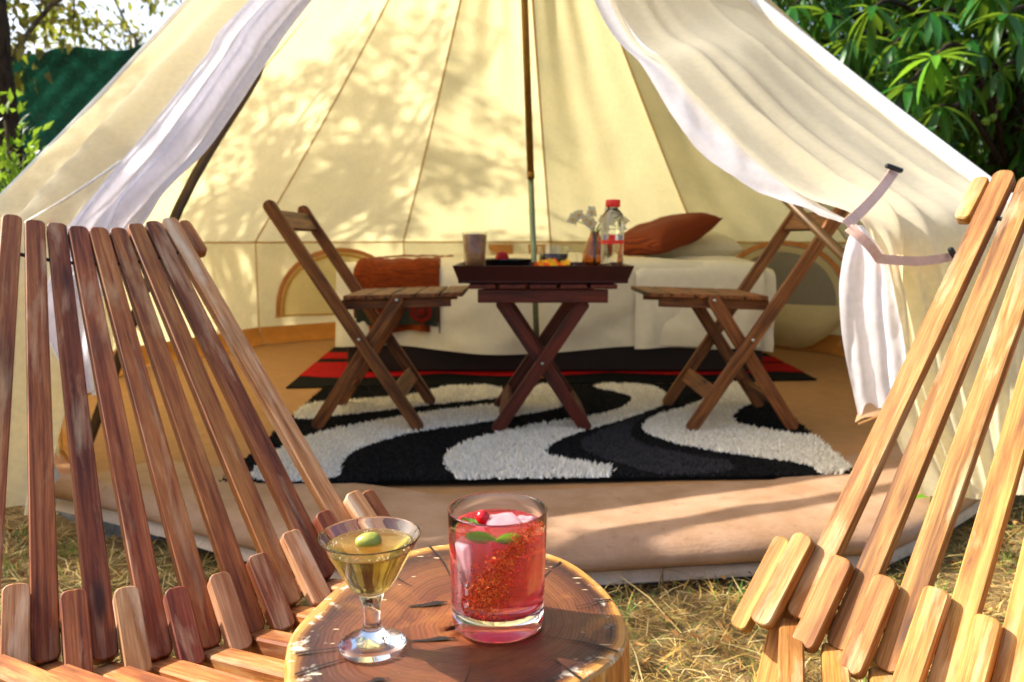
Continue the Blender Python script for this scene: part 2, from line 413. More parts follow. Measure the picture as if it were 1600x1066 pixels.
for k, (a0, a1) in enumerate(PANELS):
    obj('roof_panel', roof_gore(a0, a1, k), TENT)
    obj('wall_panel', wall_panel(a0, a1, k), TENT)
    # welt at the eave and the tan foot of the wall
    pts = [ring(a0, TR-.004, EAVE).lerp(ring(a1, TR-.004, EAVE), i/12) for i in range(13)]
    tape([p-Vector((0, 0, 0)) for p in pts], lambda p: Vector((TC.x-p.x, TC.y-p.y, 0)).normalized(), .010, M['seam'], 'eave_welt')
    p, q = ring(a0, TR-.002), ring(a1, TR-.002); V = []
    for j, (ins, z) in enumerate(((.0, .10), (.012, .095), (.02, .05), (.05, .012), (.10, .003))):
        for i in range(13):
            x = p.lerp(q, i/12); v = (TC-Vector((x.x, x.y, 0))).normalized(); w = .012*fbm(i*.7+k*5, j, k) if j else 0
            V.append((x.x+v.x*(ins+w*.5), x.y+v.y*(ins+w*.5), z+(abs(w)*.4 if j > 1 else w*.5)))
    obj('mud_wall', mesh('mud_wall', V, grid_faces(13, 5), M['mudwall'], True), TENT)
for a in sorted({a for pr in PANELS for a in pr}):
    tape([seam_pt(a, .05+.95*i/24) for i in range(25)], inward, .011, M['seam'], 'roof_seam')
    tape([ring(a, TR-.004, EAVE-.52*i/8) for i in range(9)], lambda p: Vector((TC.x-p.x, TC.y-p.y, 0)).normalized(), .008, M['seam'], 'wall_seam')
# rusty reinforcing patches on the eave behind the bed
for a, w in ((-3.2, .17), (4.2, .13)):
    p = ring(a, poly_r(a)-.012, EAVE-.06); m4 = frame(p, (math.cos(math.radians(a)), -math.sin(math.radians(a)), 0), (-math.sin(math.radians(a)), -math.cos(math.radians(a)), 0))
    obj('wall_patch', box('wall_patch', (w, .085, .004), m_plain('patch_rust', 'c08850', .85, .2, 60), .001), TENT, m4)
# groundsheet with soft wrinkles
def build_sheet():
    n, nr = 96, 30; V = [(TC.x, TC.y, .0)]; F = []
    for j in range(1, nr):
        for k in range(n):
            a = 360*k/n; r = poly_r(a)*.992*j/(nr-1); p = ring(a, r)
            z = .0035*math.sin(p.y*9+1.2*math.sin(p.x*2.1))*math.exp(-((p.y-2.0)/1.1)**2)+.002*fbm(p.x*3, p.y*3, 2)
            V.append((p.x, p.y, z))
    for k in range(n): F.append((0, 1+(k+1) % n, 1+k))
    F += [tuple(1+i for i in q) for q in grid_faces(n, nr-1, True)]
    obj('groundsheet', mesh('groundsheet', V, F, M['sheet'], True), TENT)
build_sheet()
# rolled door sill along the open front, zip tape hanging from it
def build_sill():
    angs = np.linspace(128, 216, 70); prof = [(-.30, .0065), (-.2, .009), (-.10, .010), (-.04, .010), (-.005, .008), (.025, .001), (.050, -.010), (.068, -.024), (.074, -.040), (.066, -.054), (.045, -.063), (.02, -.064)]
    zp = [(.046, -.064), (.052, -.070), (.057, -.080), (.060, -.090)]
    def sweep(pr, seed):
        V = []
        for a in angs:
            e = smoothstep(18, 44, abs(a-172)); lift = .045*e
            for j, (r, z) in enumerate(pr):
                w = fbm(a*.10, j*.35, seed)
                b = ring(a, poly_r(a) + r*(1-.2*e) + .008*w, z + lift*(1 if z < .004 else .3) + .004*w); V.append(b)
        return mesh('sill', V, [q[::-1] for q in grid_faces(len(pr), len(angs))], None, True)
    s = sweep(prof, 4); s.materials.append(M['sill']); sill = obj('door_sill', s, TENT)
    z = sweep(zp, 4); z.materials.append(M['zip_white']); obj('zip_tape', z, sill)
    # zip teeth along the lower edge of the tape
    V, F = [], []; 
    for i, a in enumerate(np.arange(146, 206, .075)):
        e = smoothstep(18, 44, abs(a-172)); w = fbm(a*.10, 3*.35, 4)
        p = ring(a, poly_r(a)+.060*(1-.2*e)+.008*w, -.091+.045*e+.004*w)
        o = len(V); V += box_verts(p, (.0017, .004, .005)); F += [tuple(o+j for j in q) for q in BOXF]
    zt = obj('zip_teeth', mesh('zip_teeth', V, F, M['zip_dark']), sill); tag(zt, kind='stuff')
build_sill()
# poles
pb = floor_at(843, 596)
def polept(z): t = z/APEX.z; return Vector((.12, 3.5, 0)).lerp(APEX, t)
obj('pole_foot', lathe('pole_foot', [(.03, 0), (.03, .012), (.016, .02)], M['pole_brown'], 16), TENT, Matrix.Translation(polept(0)+Vector((0, 0, .004))))
obj('centre_pole', tube('centre_pole', [polept(.015), polept(.5), polept(.93)], .0135, M['pole_steel'], 14), TENT)
obj('centre_pole', tube('centre_pole', [polept(.92), polept(1.8), polept(2.6)], .0162, M['pole_brown'], 14), TENT)
obj('pole_collar', tube('pole_collar', [polept(.905), polept(.935)], .0175, M['pole_brown'], 14), TENT)
lp = [at(460, 20, 2.75), at(395, 130, 2.5), at(275, 335, 2.2), Vector((-1.16, 2.0, .02))]
obj('door_pole', tube('door_pole', spline([APEX+Vector((-.06, -.1, -.2))]+lp, 24), .0135, M['pole_dark'], 10), TENT)
rp = [at(1150, 234, 2.50), at(1235, 318, 2.28), at(1325, 407, 2.06), Vector((1.20, 1.93, .02))]
obj('door_pole', tube('door_pole', [APEX+Vector((.06, -.1, -.2))]+rp, .0135, M['pole_dark'], 10), TENT)
# half-moon windows
def window(a0, a1, u0, u1, hgt, base, open_):
    p, q = ring(a0, TR), ring(a1, TR); mid = math.radians((a0+a1)/2); nrm = -Vector((math.sin(mid), math.cos(mid), 0))
    uc, hw = (u0+u1)/2, (u1-u0)/2
    def P(u, z, off): x = p.lerp(q, u); return Vector((x.x, x.y, z)) + nrm*off
    arc = [P(uc-hw*math.cos(PI*i/24), base+hgt*math.sin(PI*i/24)**.8, .034) for i in range(25)]
    wdw = obj('window', mesh('window', [P(uc, base, .030)]+[Vector(a)-nrm*.004 for a in arc], [(0, i, i+1) for i in range(1, 25)], M['netting'] if open_ else M['canvas'], True), TENT)
    def strip(sc, w, off, mat, name):
        V = []
        for i in range(25):
            c, s = math.cos(PI*i/24), math.sin(PI*i/24)**.8
            for k in (1, 1-w): V.append(P(uc-hw*c*k*sc, base+hgt*s*k*sc, off))
        obj(name, mesh(name, V, grid_faces(2, 25), mat), wdw)
    strip(1.06, .07, .040, M['trim'], 'trim')
    strip(.97, .10 if open_ else .05, .0395, M['canvas'] if open_ else M['seam'], 'inner_trim')
    V = [P(u0-.03+(u1-u0+.06)*i/12, base+dz+.004*math.sin(i), .041) for i in range(13) for dz in (-.006, .006)]
    obj('base_seam', mesh('base_seam', V, grid_faces(2, 13), M['seam']), wdw)
    if open_:   # unzipped cover drooping in front of the wall
        V = []
        for j in range(14):
            t = j/13
            for i in range(25):
                s = i/24; c = math.cos(PI*s); ww = hw*1.02*(1-.55*t**2.2)
                bulge = .05+.10*math.sin(PI*min(1, t*1.1))*math.sin(PI*s)+.012*math.sin(s*14+t*5)
                V.append(P(uc-ww*c, base+.02-(.24*t+.06*math.sin(PI*s)*t)+.012*c*c*(1-t), bulge))
        obj('window_cover', mesh('window_cover', V, grid_faces(25, 14), M['canvas'], True), wdw)
window(-53, -23, .12, .93, .40, .16, False)
window(37, 67, .22, 1.02, .37, .24, True)
# door flaps -------------------------------------------------------------
def loft(name, outer, inner, nv, nu, fold, mat, parent, umap=None):
    O, I = spline(outer, nv), spline(inner, nv); V = []
    for j in range(nv):
        s = j/(nv-1)
        for i in range(nu):
            u = i/(nu-1); uu = umap(u, s) if umap else u
            p = O[j].lerp(I[j], uu); d = (I[j]-O[j]).normalized()
            dn = (O[min(j+1, nv-1)]-O[max(j-1, 0)]).normalized(); n = dn.cross(d)
            n = n.normalized() if n.length > 1e-4 else Vector((0, -1, 0))
            if n.y > 0: n = -n
            V.append(p + n*fold(u, s))
    return obj(name, mesh(name, V, grid_faces(nu, nv), mat, True), parent)
def wallrow(p, z): return Vector((p.x, p.y, z))
eR, eL = at(1652, 385, 1.98), at(-66, 385, 2.0)
aR, aL = at(1165, 0, 2.92), at(300, 0, 2.77)
def ridge(a, e, t): return a.lerp(e, t)-Vector((0, 0, .012*math.sin(PI*t)))
RO = [aR+(aR-eR)*.45, aR, ridge(aR, eR, .26), ridge(aR, eR, .52), ridge(aR, eR, .78), eR, wallrow(eR, .42), wallrow(eR, .2), wallrow(eR, -.03)]
RI = [APEX+Vector((.03, -.10, -.05)), at(952, 0, 2.46), at(1042, 106, 2.18), at(1126, 206, 2.00), at(1238, 296, 1.85), at(1338, 356, 1.74), at(1345, 450, 1.73), at(1375, 590, 1.73), at(1450, 775, 1.74)]
def bumpsum(u, s, seed, n=7):
    """uneven soft pleats running down the cloth"""
    r = random.Random(seed); v = 0
    for k in range(n):
        c = (k+.5)/n+r.uniform(-.06, .06)+.03*math.sin(s*r.uniform(2, 6)+k); w = r.uniform(.025, .07); a = r.uniform(.35, 1.0)
        v += a*math.exp(-((u-c)/w)**2)
    return v
def foldR(u, s):
    tie = math.exp(-((s-.64)/.10)**2); low = smoothstep(.60, .74, s)
    up = (.006+.022*smoothstep(.12, .5, s))*bumpsum(u, s, 5, 5)*(.45+.8*u)*(1-low)
    lo = low*(.045*bumpsum(u, s, 9, 9)*(.25+u) + .012*math.sin(2*PI*13*u+5*s)*u)
    return up+lo+.045*tie*u*.5+.007*fbm(u*3, s*6, 1)*smoothstep(.1, .3, s)+.018*math.sin(PI*u)*(1-low)
def uR(u, s):
    tie = math.exp(-((s-.645)/.09)**2)
    return u + tie*.16*math.sin(PI*u)*u
loft('door_flap', RO, RI, 110, 120, foldR, M['flap'], TENT, uR)
LI_O = RI[1:6]; LI = [at(928, 0, 2.50), at(1008, 112, 2.22), at(1082, 222, 2.02), at(1195, 303, 1.88), at(1331, 352, 1.745)]
LI_O = [p+Vector((.02, .012, 0)) for p in LI_O]; LI_O.insert(0, LI_O[0].lerp(APEX, .75)); LI.insert(0, LI[0].lerp(APEX, .75))
loft('door_liner', LI_O, LI, 80, 14, lambda u, s: .010*math.sin(u*5+s*9)*u+.006*fbm(u*2, s*14, 5)*smoothstep(.2, .6, s), M['liner'], TENT)
# tied tail hanging under the strap
TL = [at(1334, 352, 1.715), at(1316, 400, 1.70), at(1309, 470, 1.70), at(1318, 560, 1.70), at(1338, 648, 1.71)]
TR_ = [at(1348, 352, 1.712), at(1384, 410, 1.70), at(1400, 480, 1.70), at(1410, 540, 1.70), at(1416, 596, 1.70)]
loft('flap_tail', TL, TR_, 50, 26, lambda u, s: (.036*math.sin(PI*u)+.010*math.sin(u*13+s*2)+.004*fbm(u*3, s*5, 4))*smoothstep(0, .25, s), M['liner'], TENT)
hem = [TL[-1].lerp(TR_[-1], i/14)+Vector((0, -.006-.028*math.sin(PI*i/14), .004*math.sin(i))) for i in range(15)]
obj('tail_hem', ribbon('tail_hem', hem, (.25, 0, 1), .034, m_canvas('hem_tan', 'd8b48a', .2, 'd8b080')), TENT)
V, F = [], []
for i in range(44):
    p = hem[0].lerp(hem[-1], i/43)+Vector((0, -.010-.028*math.sin(PI*i/43), -.017)); o = len(V); V += box_verts(p, (.0016, .003, .004)); F += [tuple(o+j for j in q) for q in BOXF]
tag(obj('zip_teeth', mesh('zip_teeth', V, F, m_plain('zip_tan', 'b88a58', .5)), TENT), kind='stuff')
# left side
LO = [aL+(aL-eL)*.45, aL, ridge(aL, eL, .26), ridge(aL, eL, .52), ridge(aL, eL, .80), eL, wallrow(eL, .42), wallrow(eL, .2), wallrow(eL, -.03)]
LIN = [APEX+Vector((-.03, -.10, -.05)), at(455, 0, 2.38), at(370, 105, 2.18), at(280, 225, 1.97), at(175, 350, 1.78), at(140, 430, 1.76), at(120, 520, 1.77), at(110, 620, 1.77), at(75, 800, 1.78)]
def foldL(u, s):
    a = .010+.024*smoothstep(.1, .5, s)
    return a*math.sin(2*PI*(2.4*u**1.1)+.8*math.sin(s*4)+.6)*(.35+.8*u) + .007*fbm(u*3, s*6, 8)*smoothstep(.1, .3, s)+.02*math.sin(PI*u) + .006*math.sin(2*PI*9*u+6*s)*u*smoothstep(.5, .8, s)
loft('door_flap', LO, LIN, 110, 100, foldL, M['flap'], TENT)
VO = [at(398, 0, 2.24), at(318, 100, 2.05), at(228, 220, 1.85), at(150, 310, 1.73), at(98, 365, 1.69), at(72, 450, 1.71), at(70, 530, 1.71), at(120, 612, 1.72)]
VI = [at(492, 0, 2.30), at(418, 105, 2.10), at(332, 232, 1.90), at(268, 300, 1.79), at(222, 352, 1.75), at(170, 430, 1.72), at(152, 520, 1.74), at(150, 618, 1.74)]
VO.insert(0, VO[0].lerp(APEX, .75)); VI.insert(0, VI[0].lerp(APEX, .75))
loft('door_liner', VO, VI, 110, 50, lambda u, s: (.016+.010*s)*math.sin(2*PI*2.2*u+1.2*math.sin(s*5))+.03*math.sin(PI*u)+.004*math.sin(2*PI*7*u+5*s)+.006*fbm(u*3, s*7, 2), M['liner'], TENT)
# padded ridge of the door frame: white sunlit piping
obj('ridge_piping', tube('ridge_piping', [p+Vector((.012, -.004, .010)) for p in spline(RO[:6], 40)], [.006+.016*smoothstep(0, .3, i/39) for i in range(40)], M['canvas_white'], 10), TENT)
obj('ridge_piping', tube('ridge_piping', [p+Vector((-.006, -.004, .004)) for p in spline(LO[:6], 40)], .009, M['canvas_white'], 10), TENT)
# front wall canvas between flap edge and pad, both sides already in the flaps; straps and toggles
def strap(a, b, w, bow, side):
    a, b = Vector(a), Vector(b); pts = [a.lerp(b, i/16)+Vector((0, -.012*math.sin(PI*i/16), -bow*math.sin(PI*i/16))) for i in range(17)]
    return obj('tie_strap', ribbon('tie_strap', pts, side, w, M['strap']), TENT)
t1 = at(1400, 264, 1.93); strap(at(1400, 264, 1.86), at(1322, 352, 1.62), .024, .004, (.75, 0, -.66))
wrap = [at(1325, 338, 1.66), at(1318, 352, 1.68), at(1330, 368, 1.66)]
t2 = at(1492, 400, 1.76); strap(t2, at(1370, 404, 1.62), .020, .008, (0, 0, 1))
strap(at(1374, 405, 1.622), at(1326, 356, 1.62), .020, -.002, (.7, 0, .7))
def toggle(p, ax, L):
    o = obj('toggle', bar_mesh('toggle', L, .011, .011, M['toggle'], .8, .002, -L/2), TENT, frame(p, ax, (0, -1, 0)))
toggle(at(1397, 263, 1.83), (1, 0, -.35), .042); toggle(at(1490, 398, 1.73), (.5, 0, -.8), .036)
toggle(at(66, 320, 1.98), (1, 0, .35), .04)
strap(at(66, 322, 2.0), at(110, 372, 1.80), .022, .004, (.7, 0, -.7))
obj('guy_cord', tube('guy_cord', spline([at(40, 348, 1.86), at(110, 306, 1.74), at(190, 252, 1.76)], 10), .0032, M['cord'], 6), TENT)
# ------------------------------------------------------------------ rugs
def in_poly(P, poly):
    x, y = P[:, 0], P[:, 1]; r = np.zeros(len(P), bool); n = len(poly)
    for i in range(n):
        x1, y1 = poly[i]; x2, y2 = poly[(i+1) % n]
        if y1 == y2: continue
        c = ((y1 > y) != (y2 > y)) & (x < (x2-x1)*(y-y1)/(y2-y1)+x1); r ^= c
    return r
def smooth_poly(pts, it=2):
    for _ in range(it):
        q = []
        for i in range(len(pts)):
            a, b = pts[i], pts[(i+1) % len(pts)]
            q += [(.75*a[0]+.25*b[0], .75*a[1]+.25*b[1]), (.25*a[0]+.75*b[0], .25*a[1]+.75*b[1])]
        pts = q
    return pts
def px1(L): return [(340+x*.325, 580+y*.325) for x, y in L]
def px2(L): return [(840+x*.325, 580+y*.325) for x, y in L]
RUG_WHITE = [
 px1([(360, 242), (425, 182), (560, 174), (720, 160), (850, 150), (960, 138), (1070, 98), (1200, 92), (1330, 93), (1385, 122), (1378, 150), (1200, 166), (1000, 188), (850, 207), (650, 228), (500, 250), (385, 258)]),
 px1([(150, 560), (170, 510), (260, 430), (330, 390), (440, 340), (600, 300), (800, 262), (1000, 226), (1150, 206), (1330, 186), (1440, 165), (1500, 140), (1490, 112), (1540, 92)]) + px2([(40, 84), (100, 100), (140, 150), (130, 192), (60, 210), (0, 222)]) + px1([(1420, 242), (1330, 262), (1200, 282), (1050, 302), (930, 322), (820, 352), (700, 392), (620, 432), (585, 480), (580, 560)]),
 px1([(1165, 565), (1130, 520), (1088, 480), (1095, 430), (1170, 380), (1300, 340), (1450, 300)]) + px2([(0, 284), (150, 262), (300, 240), (400, 208), (462, 168), (450, 140), (380, 120), (300, 106), (255, 90), (400, 82), (500, 88), (595, 108), (630, 145), (610, 187), (500, 227), (380, 267), (260, 302), (150, 337), (60, 380), (33, 410), (45, 437), (150, 462), (280, 480), (350, 488), (360, 535), (250, 560), (0, 560)]),
 px2([(503, 292), (540, 255), (620, 222), (720, 200), (800, 160), (850, 115), (860, 84), (1000, 72), (1040, 100), (1035, 180), (960, 202), (930, 250), (960, 287), (1080, 306), (1200, 330), (1390, 350), (1480, 390), (1530, 440), (1480, 530), (1350, 522), (1330, 490), (1200, 460), (1000, 435), (850, 410), (700, 385), (600, 355), (520, 322)])]
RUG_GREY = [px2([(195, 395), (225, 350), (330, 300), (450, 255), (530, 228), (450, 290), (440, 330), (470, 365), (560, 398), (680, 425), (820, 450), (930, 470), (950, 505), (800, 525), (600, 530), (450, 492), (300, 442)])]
def build_rug():
    q = [floor_at(*p) for p in ((343, 763), (1338, 749), (1176, 603), (505, 613))]
    c = sum(q, Vector())/4
    root = thing('shag_rug', 'black shag rug with wavy white bands under the table and folding chairs', 'rug', (c.x, c.y, .004))
    n = 24; V = []
    for z, k in ((.004, 1.0), (.012, 1.0), (.014, .992)):
        loop = []
        for i in range(4):
            for j in range(n): loop.append(q[i].lerp(q[(i+1) % 4], j/n))
        V += [((p.x-c.x)*k+c.x, (p.y-c.y)*k+c.y, z) for p in loop]
    F = grid_faces(4*n, 3, True)+[tuple(range(8*n, 12*n))]
    obj('rug_backing', mesh('rug_backing', V, F, M['rug_black']), root)
    N = 70000; u, v = rng.random(N), rng.random(N)
    Q = np.array([list(p) for p in q])
    P = (1-u)[:, None]*(1-v)[:, None]*Q[0]+u[:, None]*(1-v)[:, None]*Q[1]+u[:, None]*v[:, None]*Q[2]+(1-u)[:, None]*v[:, None]*Q[3]
    # photo pixel of each tuft, to look up the woven pattern
    zz = P[:, 2]-EYE; Z = P[:, 1]*CP-zz*SP; vv = -(zz*CP+P[:, 1]*SP)
    px = np.stack([800+F_PX*P[:, 0]/Z, 533+F_PX*vv/Z], 1)
    w = np.zeros(N, bool)
    for poly in RUG_WHITE: w |= in_poly(px, smooth_poly(poly))
    g = np.zeros(N, bool)
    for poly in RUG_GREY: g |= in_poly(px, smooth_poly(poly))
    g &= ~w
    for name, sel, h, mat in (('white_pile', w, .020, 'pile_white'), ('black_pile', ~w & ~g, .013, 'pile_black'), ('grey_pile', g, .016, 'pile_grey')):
        p = P[sel]; n = len(p); hh = h*(.75+.5*rng.random(n)); ang = rng.random(n)*6.283
        tip = p + np.stack([rng.normal(0, .006, n), rng.normal(0, .006, n), .008+hh], 1)
        r = .0052*(.8+.5*rng.random(n)); V = np.empty((n, 4, 3)); V[:, 3] = tip
        for k in range(3):
            a = ang+k*2.094; V[:, k] = p + np.stack([np.cos(a)*r, np.sin(a)*r, np.full(n, .008)], 1)
            V[:, k] += (tip-p)*np.array([.15, .15, .25])
        idx = np.arange(n)[:, None]*4
        F = np.concatenate([idx+np.array([0, 1, 3]), idx+np.array([1, 2, 3]), idx+np.array([2, 0, 3])])
        tag(obj(name, mesh_np(name, V.reshape(-1, 3), F, M[mat], True), root), kind='stuff')
build_rug()
def build_rug2():
    fl, fr, br, bl = floor_at(447, 607, .004), floor_at(1276, 594, .004), floor_at(1196, 553, .004), floor_at(523, 543, .004)
    c = (fl+fr+br+bl)/4
    root = thing('bedside_rug', 'flat red and black striped rug under the bed', 'rug', (c.x, c.y, .003))
    def quad(v0, v1, z0, z1, name, mat, wav=None):
        n = 60; V = []
        for i in range(n+1):
            u = i/n; f0 = wav[0](u) if wav else 0; f1 = wav[1](u) if wav else 0
            a = fl.lerp(fr, u); b = bl.lerp(br, u)
            p, q = a.lerp(b, v0+f0), a.lerp(b, v1+f1)
            V += [(p.x, p.y, z0), (p.x, p.y, z1), (q.x, q.y, z1), (q.x, q.y, z0)]
        obj(name, mesh(name, V, grid_faces(4, n+1, True)+[(3, 2, 1, 0), tuple(range(len(V)-4, len(V)))], mat), root)
    quad(0, 1, .003, .009, 'rug_backing', M['rug_black'])
    quad(.22, .52, .008, .012, 'red_band', M['rug_red'], (lambda u: -.09*abs(math.sin(u*PI*3.0+.5))+.04, lambda u: .02*math.sin(u*9)))
    quad(.62, .80, .008, .012, 'red_band', M['rug_red'], (lambda u: .02*math.sin(u*11), lambda u: .02*math.sin(u*7)))
build_rug2()
# ------------------------------------------------------------------ bed
BX0, BX1, BY0, BY1 = -.80, 1.21, 3.62, 4.78
def cloth_box(name, x0, x1, y0, y1, top, drop, mat, parent=None, rad=.06, seed=0, wr=.006, off=0.0, back=False, sides=True):
    """cloth lying on the mattress and falling down its front; x0..x1 across, hem at height drop"""
    nx, ny = 70, 60; V = []
    L = (y1-y0); D = top-drop; tot = L+D
    for j in range(ny):
        s = j/(ny-1)*tot
        for i in range(nx):
            u = i/(nx-1); x = x0+(x1-x0)*u
            e = min(1, min(u, 1-u)*18)
            if s < L-rad: y, z = y1-s, top
            elif s < L-rad+rad*PI/2: a = (s-(L-rad))/rad; y, z = y0+rad-rad*math.sin(a), top-rad+rad*math.cos(a)
            else: y, z = y0, top-rad-(s-(L-rad+rad*PI/2))
            hang = smoothstep(L, tot, s)
            y -= off + wr*1.6*hang*math.sin(u*17+seed+1.5*math.sin(u*7)) + wr*fbm(u*6, s*5, seed)*.8*(.3+hang)
            z += wr*fbm(u*5+3, s*6, seed+2)*(1-hang) + off*(1-smoothstep(L-rad, L, s)) + hang*wr*math.sin(u*9+seed)
            if sides: z -= (1-e)*.02*(1-hang)
            V.append((x, y, z))
    return mesh(name, V, grid_faces(nx, ny), mat, True)
bed = thing('bed', 'low bed with a dark base along the back of the tent', 'bed', ((BX0+BX1)/2, (BY0+BY1)/2, 0))
obj('bed_base', box('bed_base', (BX1-BX0-.03, BY1-BY0-.03, .21), M['bed_base'], .008), bed, Matrix.Translation(((BX0+BX1)/2, (BY0+BY1)/2+.01, .118)))
obj('mattress', box('mattress', (BX1-BX0, BY1-BY0, .30), M['sheet_white'], .05), bed, Matrix.Translation(((BX0+BX1)/2, (BY0+BY1)/2+.02, .37)))
tag(obj('bed_sheet', cloth_box('bed_sheet', BX0-.02, BX1+.02, BY0-.012, BY1, .528, .15, M['sheet_white'], seed=1, wr=.022)), 'cream bed sheet hanging over the front of the bed behind the table', 'sheet')
tag(obj('bed_towel', cloth_box('bed_towel', .575, 1.17, BY0-.020, BY1-.25, .532, .158, M['towel'], seed=5, wr=.004, off=.004)), 'pale folded cloth draped over the bed beside the rust cushion', 'cloth')
thr = tag(obj('throw_blanket', cloth_box('throw_blanket', -.735, -.335, BY0-.020, BY1-.1, .536, .235, M['throw'], seed=8, wr=.008, off=.006)), 'rust orange throw blanket draped over one end of the bed', 'blanket')
obj('border_band', cloth_box('border_band', -.725, -.345, BY0-.030, BY0+.02, .40, .245, M['throw_teal'], seed=8, wr=.005, off=.008, rad=.01), thr)
for x in (-.62, -.42):
    V = [(x, BY0-.062, .305)] ; n = 20
    for r in (.022, .03, .052):
        for k in range(n): a = 2*PI*k/n; V.append((x+r*math.cos(a), BY0-.060-.004*math.cos(x*40), .305+r*.9*math.sin(a)))
    F = [(0, 1+k, 1+(k+1) % n) for k in range(n)]+[tuple(1+n+i for i in q) for q in grid_faces(n, 2, True)]
    obj('medallion', mesh('medallion', V, F, M['throw_maroon']), thr)
# pillows
def pillow(name, w, d, h, mat, M4, seed=0, pinch=.35):
    n = 26; V = []; F = []
    for sgn in (1, -1):
        for j in range(n):
            for i in range(n):
                u, v = i/(n-1)*2-1, j/(n-1)*2-1
                e = max(0, (1-u**4))**.6*max(0, (1-v**4))**.6
                x = u*(1-.10*(1-v*v)*0-.06*(1-abs(u))*0)*w/2*(1-.10*pinch*(1-v*v)*abs(u)**3); y = v*d/2*(1-.10*pinch*(1-u*u)*abs(v)**3)
                V.append((x, y, sgn*(h/2*e+.0015)+.006*fbm(u*2, v*2, seed)*e))
    f1 = grid_faces(n, n); N = n*n; F = f1+[tuple(N+i for i in reversed(q)) for q in f1]
    rim = [i for i in range(n)]+[n*j+n-1 for j in range(1, n)]+[N-1-i for i in range(1, n)]+[n*(n-1-j) for j in range(1, n-1)]
    for a, b in zip(rim, rim[1:]+rim[:1]): F.append((b, a, a+N, b+N))
    return obj(name, mesh(name, V, F, mat, True), None, M4)
tag(pillow('pillow', .56, .40, .16, M['sheet_white'], Matrix.Translation((.95, 4.34, .605)) @ Matrix.Rotation(.08, 4, 'Z') @ Matrix.Rotation(.12, 4, 'X'), 3), 'white bed pillow lying flat under the rust cushion', 'pillow')
tag(pillow('cushion', .46, .42, .15, M['cushion'], Matrix.Translation((.80, 4.12, .665)) @ Matrix.Rotation(-.30, 4, 'Y') @ Matrix.Rotation(.12, 4, 'X') @ Matrix.Rotation(.55, 4, 'Z'), 6, 1.0), 'rust orange cushion leaning on the white pillow', 'cushion')
# ------------------------------------------------------------------ folding chairs and table
def stick(name, a, b, w, t, mat, parent, nrm, r=.8, ext=0.0):
    a, b = Vector(a), Vector(b); L = (b-a).length
    return obj(name, bar_mesh(name, L+2*ext, w, t, mat, r, .002, -ext), parent, frame(a, b-a, nrm))
def bolt(p, n, parent, r=.006):
    obj('bolt', lathe('bolt', [(r, -.001), (r, .002), (r*.6, .004)], M['bolt'], 10), parent, frame(p, Vector((1, 0, 0)) if abs(n[0]) < .5 else Vector((0, 1, 0)), n))
def folding_chair(x0, y0, sgn, label):
    """front foot near side at (x0, y0); sgn +1: the sitter looks towards +X"""
    root = thing('folding_chair', label, 'chair', (x0-sgn*.17, y0+.2, .012), 'wooden folding chairs at the tray table')
    Wd = .40; m = M['wood_fold']
    def P(x, y, z): return Vector((x0+sgn*x, y0+y, z+.014))
    # x: 0 at the front foot, negative towards the back of the chair
    for k, y in enumerate((0, Wd)):
        dy = .0 
        stick('back_post', P(0, y, .004), P(-.475, y, .745), .040, .021, m, root, (0, -1, 0), .9)
        bolt(P(-.192, y-.013 if k == 0 else y+.013, .305), (0, -1, 0) if k == 0 else (0, 1, 0), root)
    for k, y in enumerate((.026, Wd-.026)):
        stick('rear_leg', P(-.352, y, .004), P(-.062, y, .445), .042, .021, m, root, (0, -1, 0), .9)
        if k == 0: bolt(P(-.072, y-.013, .43), (0, -1, 0), root)
    for y in (.05, Wd-.05): stick('seat_rail', P(-.255, y, .413), P(.10, y, .424), .032, .02, m, root, (0, -1, 0), .1)
    for i in range(5):
        xs = -.245+.079*i; z = .438+.031*(xs+.25)
        stick('seat_slat', P(xs+.035, .018, z), P(xs+.035, Wd-.018, z), .072, .014, m, root, (-.03*sgn, 0, 1), .08)
    for f, w, nm in ((.92, .055, 'back_rail'),):
        c = P(-.475*f, 0, .004+.741*f); d = (P(-.475, 0, .745)-P(0, 0, .004)).normalized(); nn = d.cross(Vector((0, 1, 0)))
        stick(nm, c+Vector((0, .011, 0)), c+Vector((0, Wd-.011, 0)), .070, .016, m, root, nn, .05)
    f = .16; c = P(-.475*f, 0, .004+.741*f); d = (P(-.475, 0, .745)-P(0, 0, .004)).normalized(); nn = d.cross(Vector((0, 1, 0)))
    stick('stretcher', c+Vector((0, .011, 0))+d*0, c+Vector((0, Wd-.011, 0)), .055, .018, m, root, nn, .05)
    f = .22; c = P(-.352+.29*f, 0, .441*f); d2 = Vector((sgn*.29, 0, .441)).normalized(); n2 = d2.cross(Vector((0, 1, 0)))
    stick('stretcher', c+Vector((0, .036, 0)), c+Vector((0, Wd-.036, 0)), .035, .018, m, root, n2, .05)
    return root
folding_chair(-.300, 2.48, 1, 'wooden folding chair at the tray table, beside the rust throw blanket')
folding_chair(.578, 2.465, -1, 'wooden folding chair at the tray table, beside the tied door flap and pillow')
TX, TY = .097, 2.46
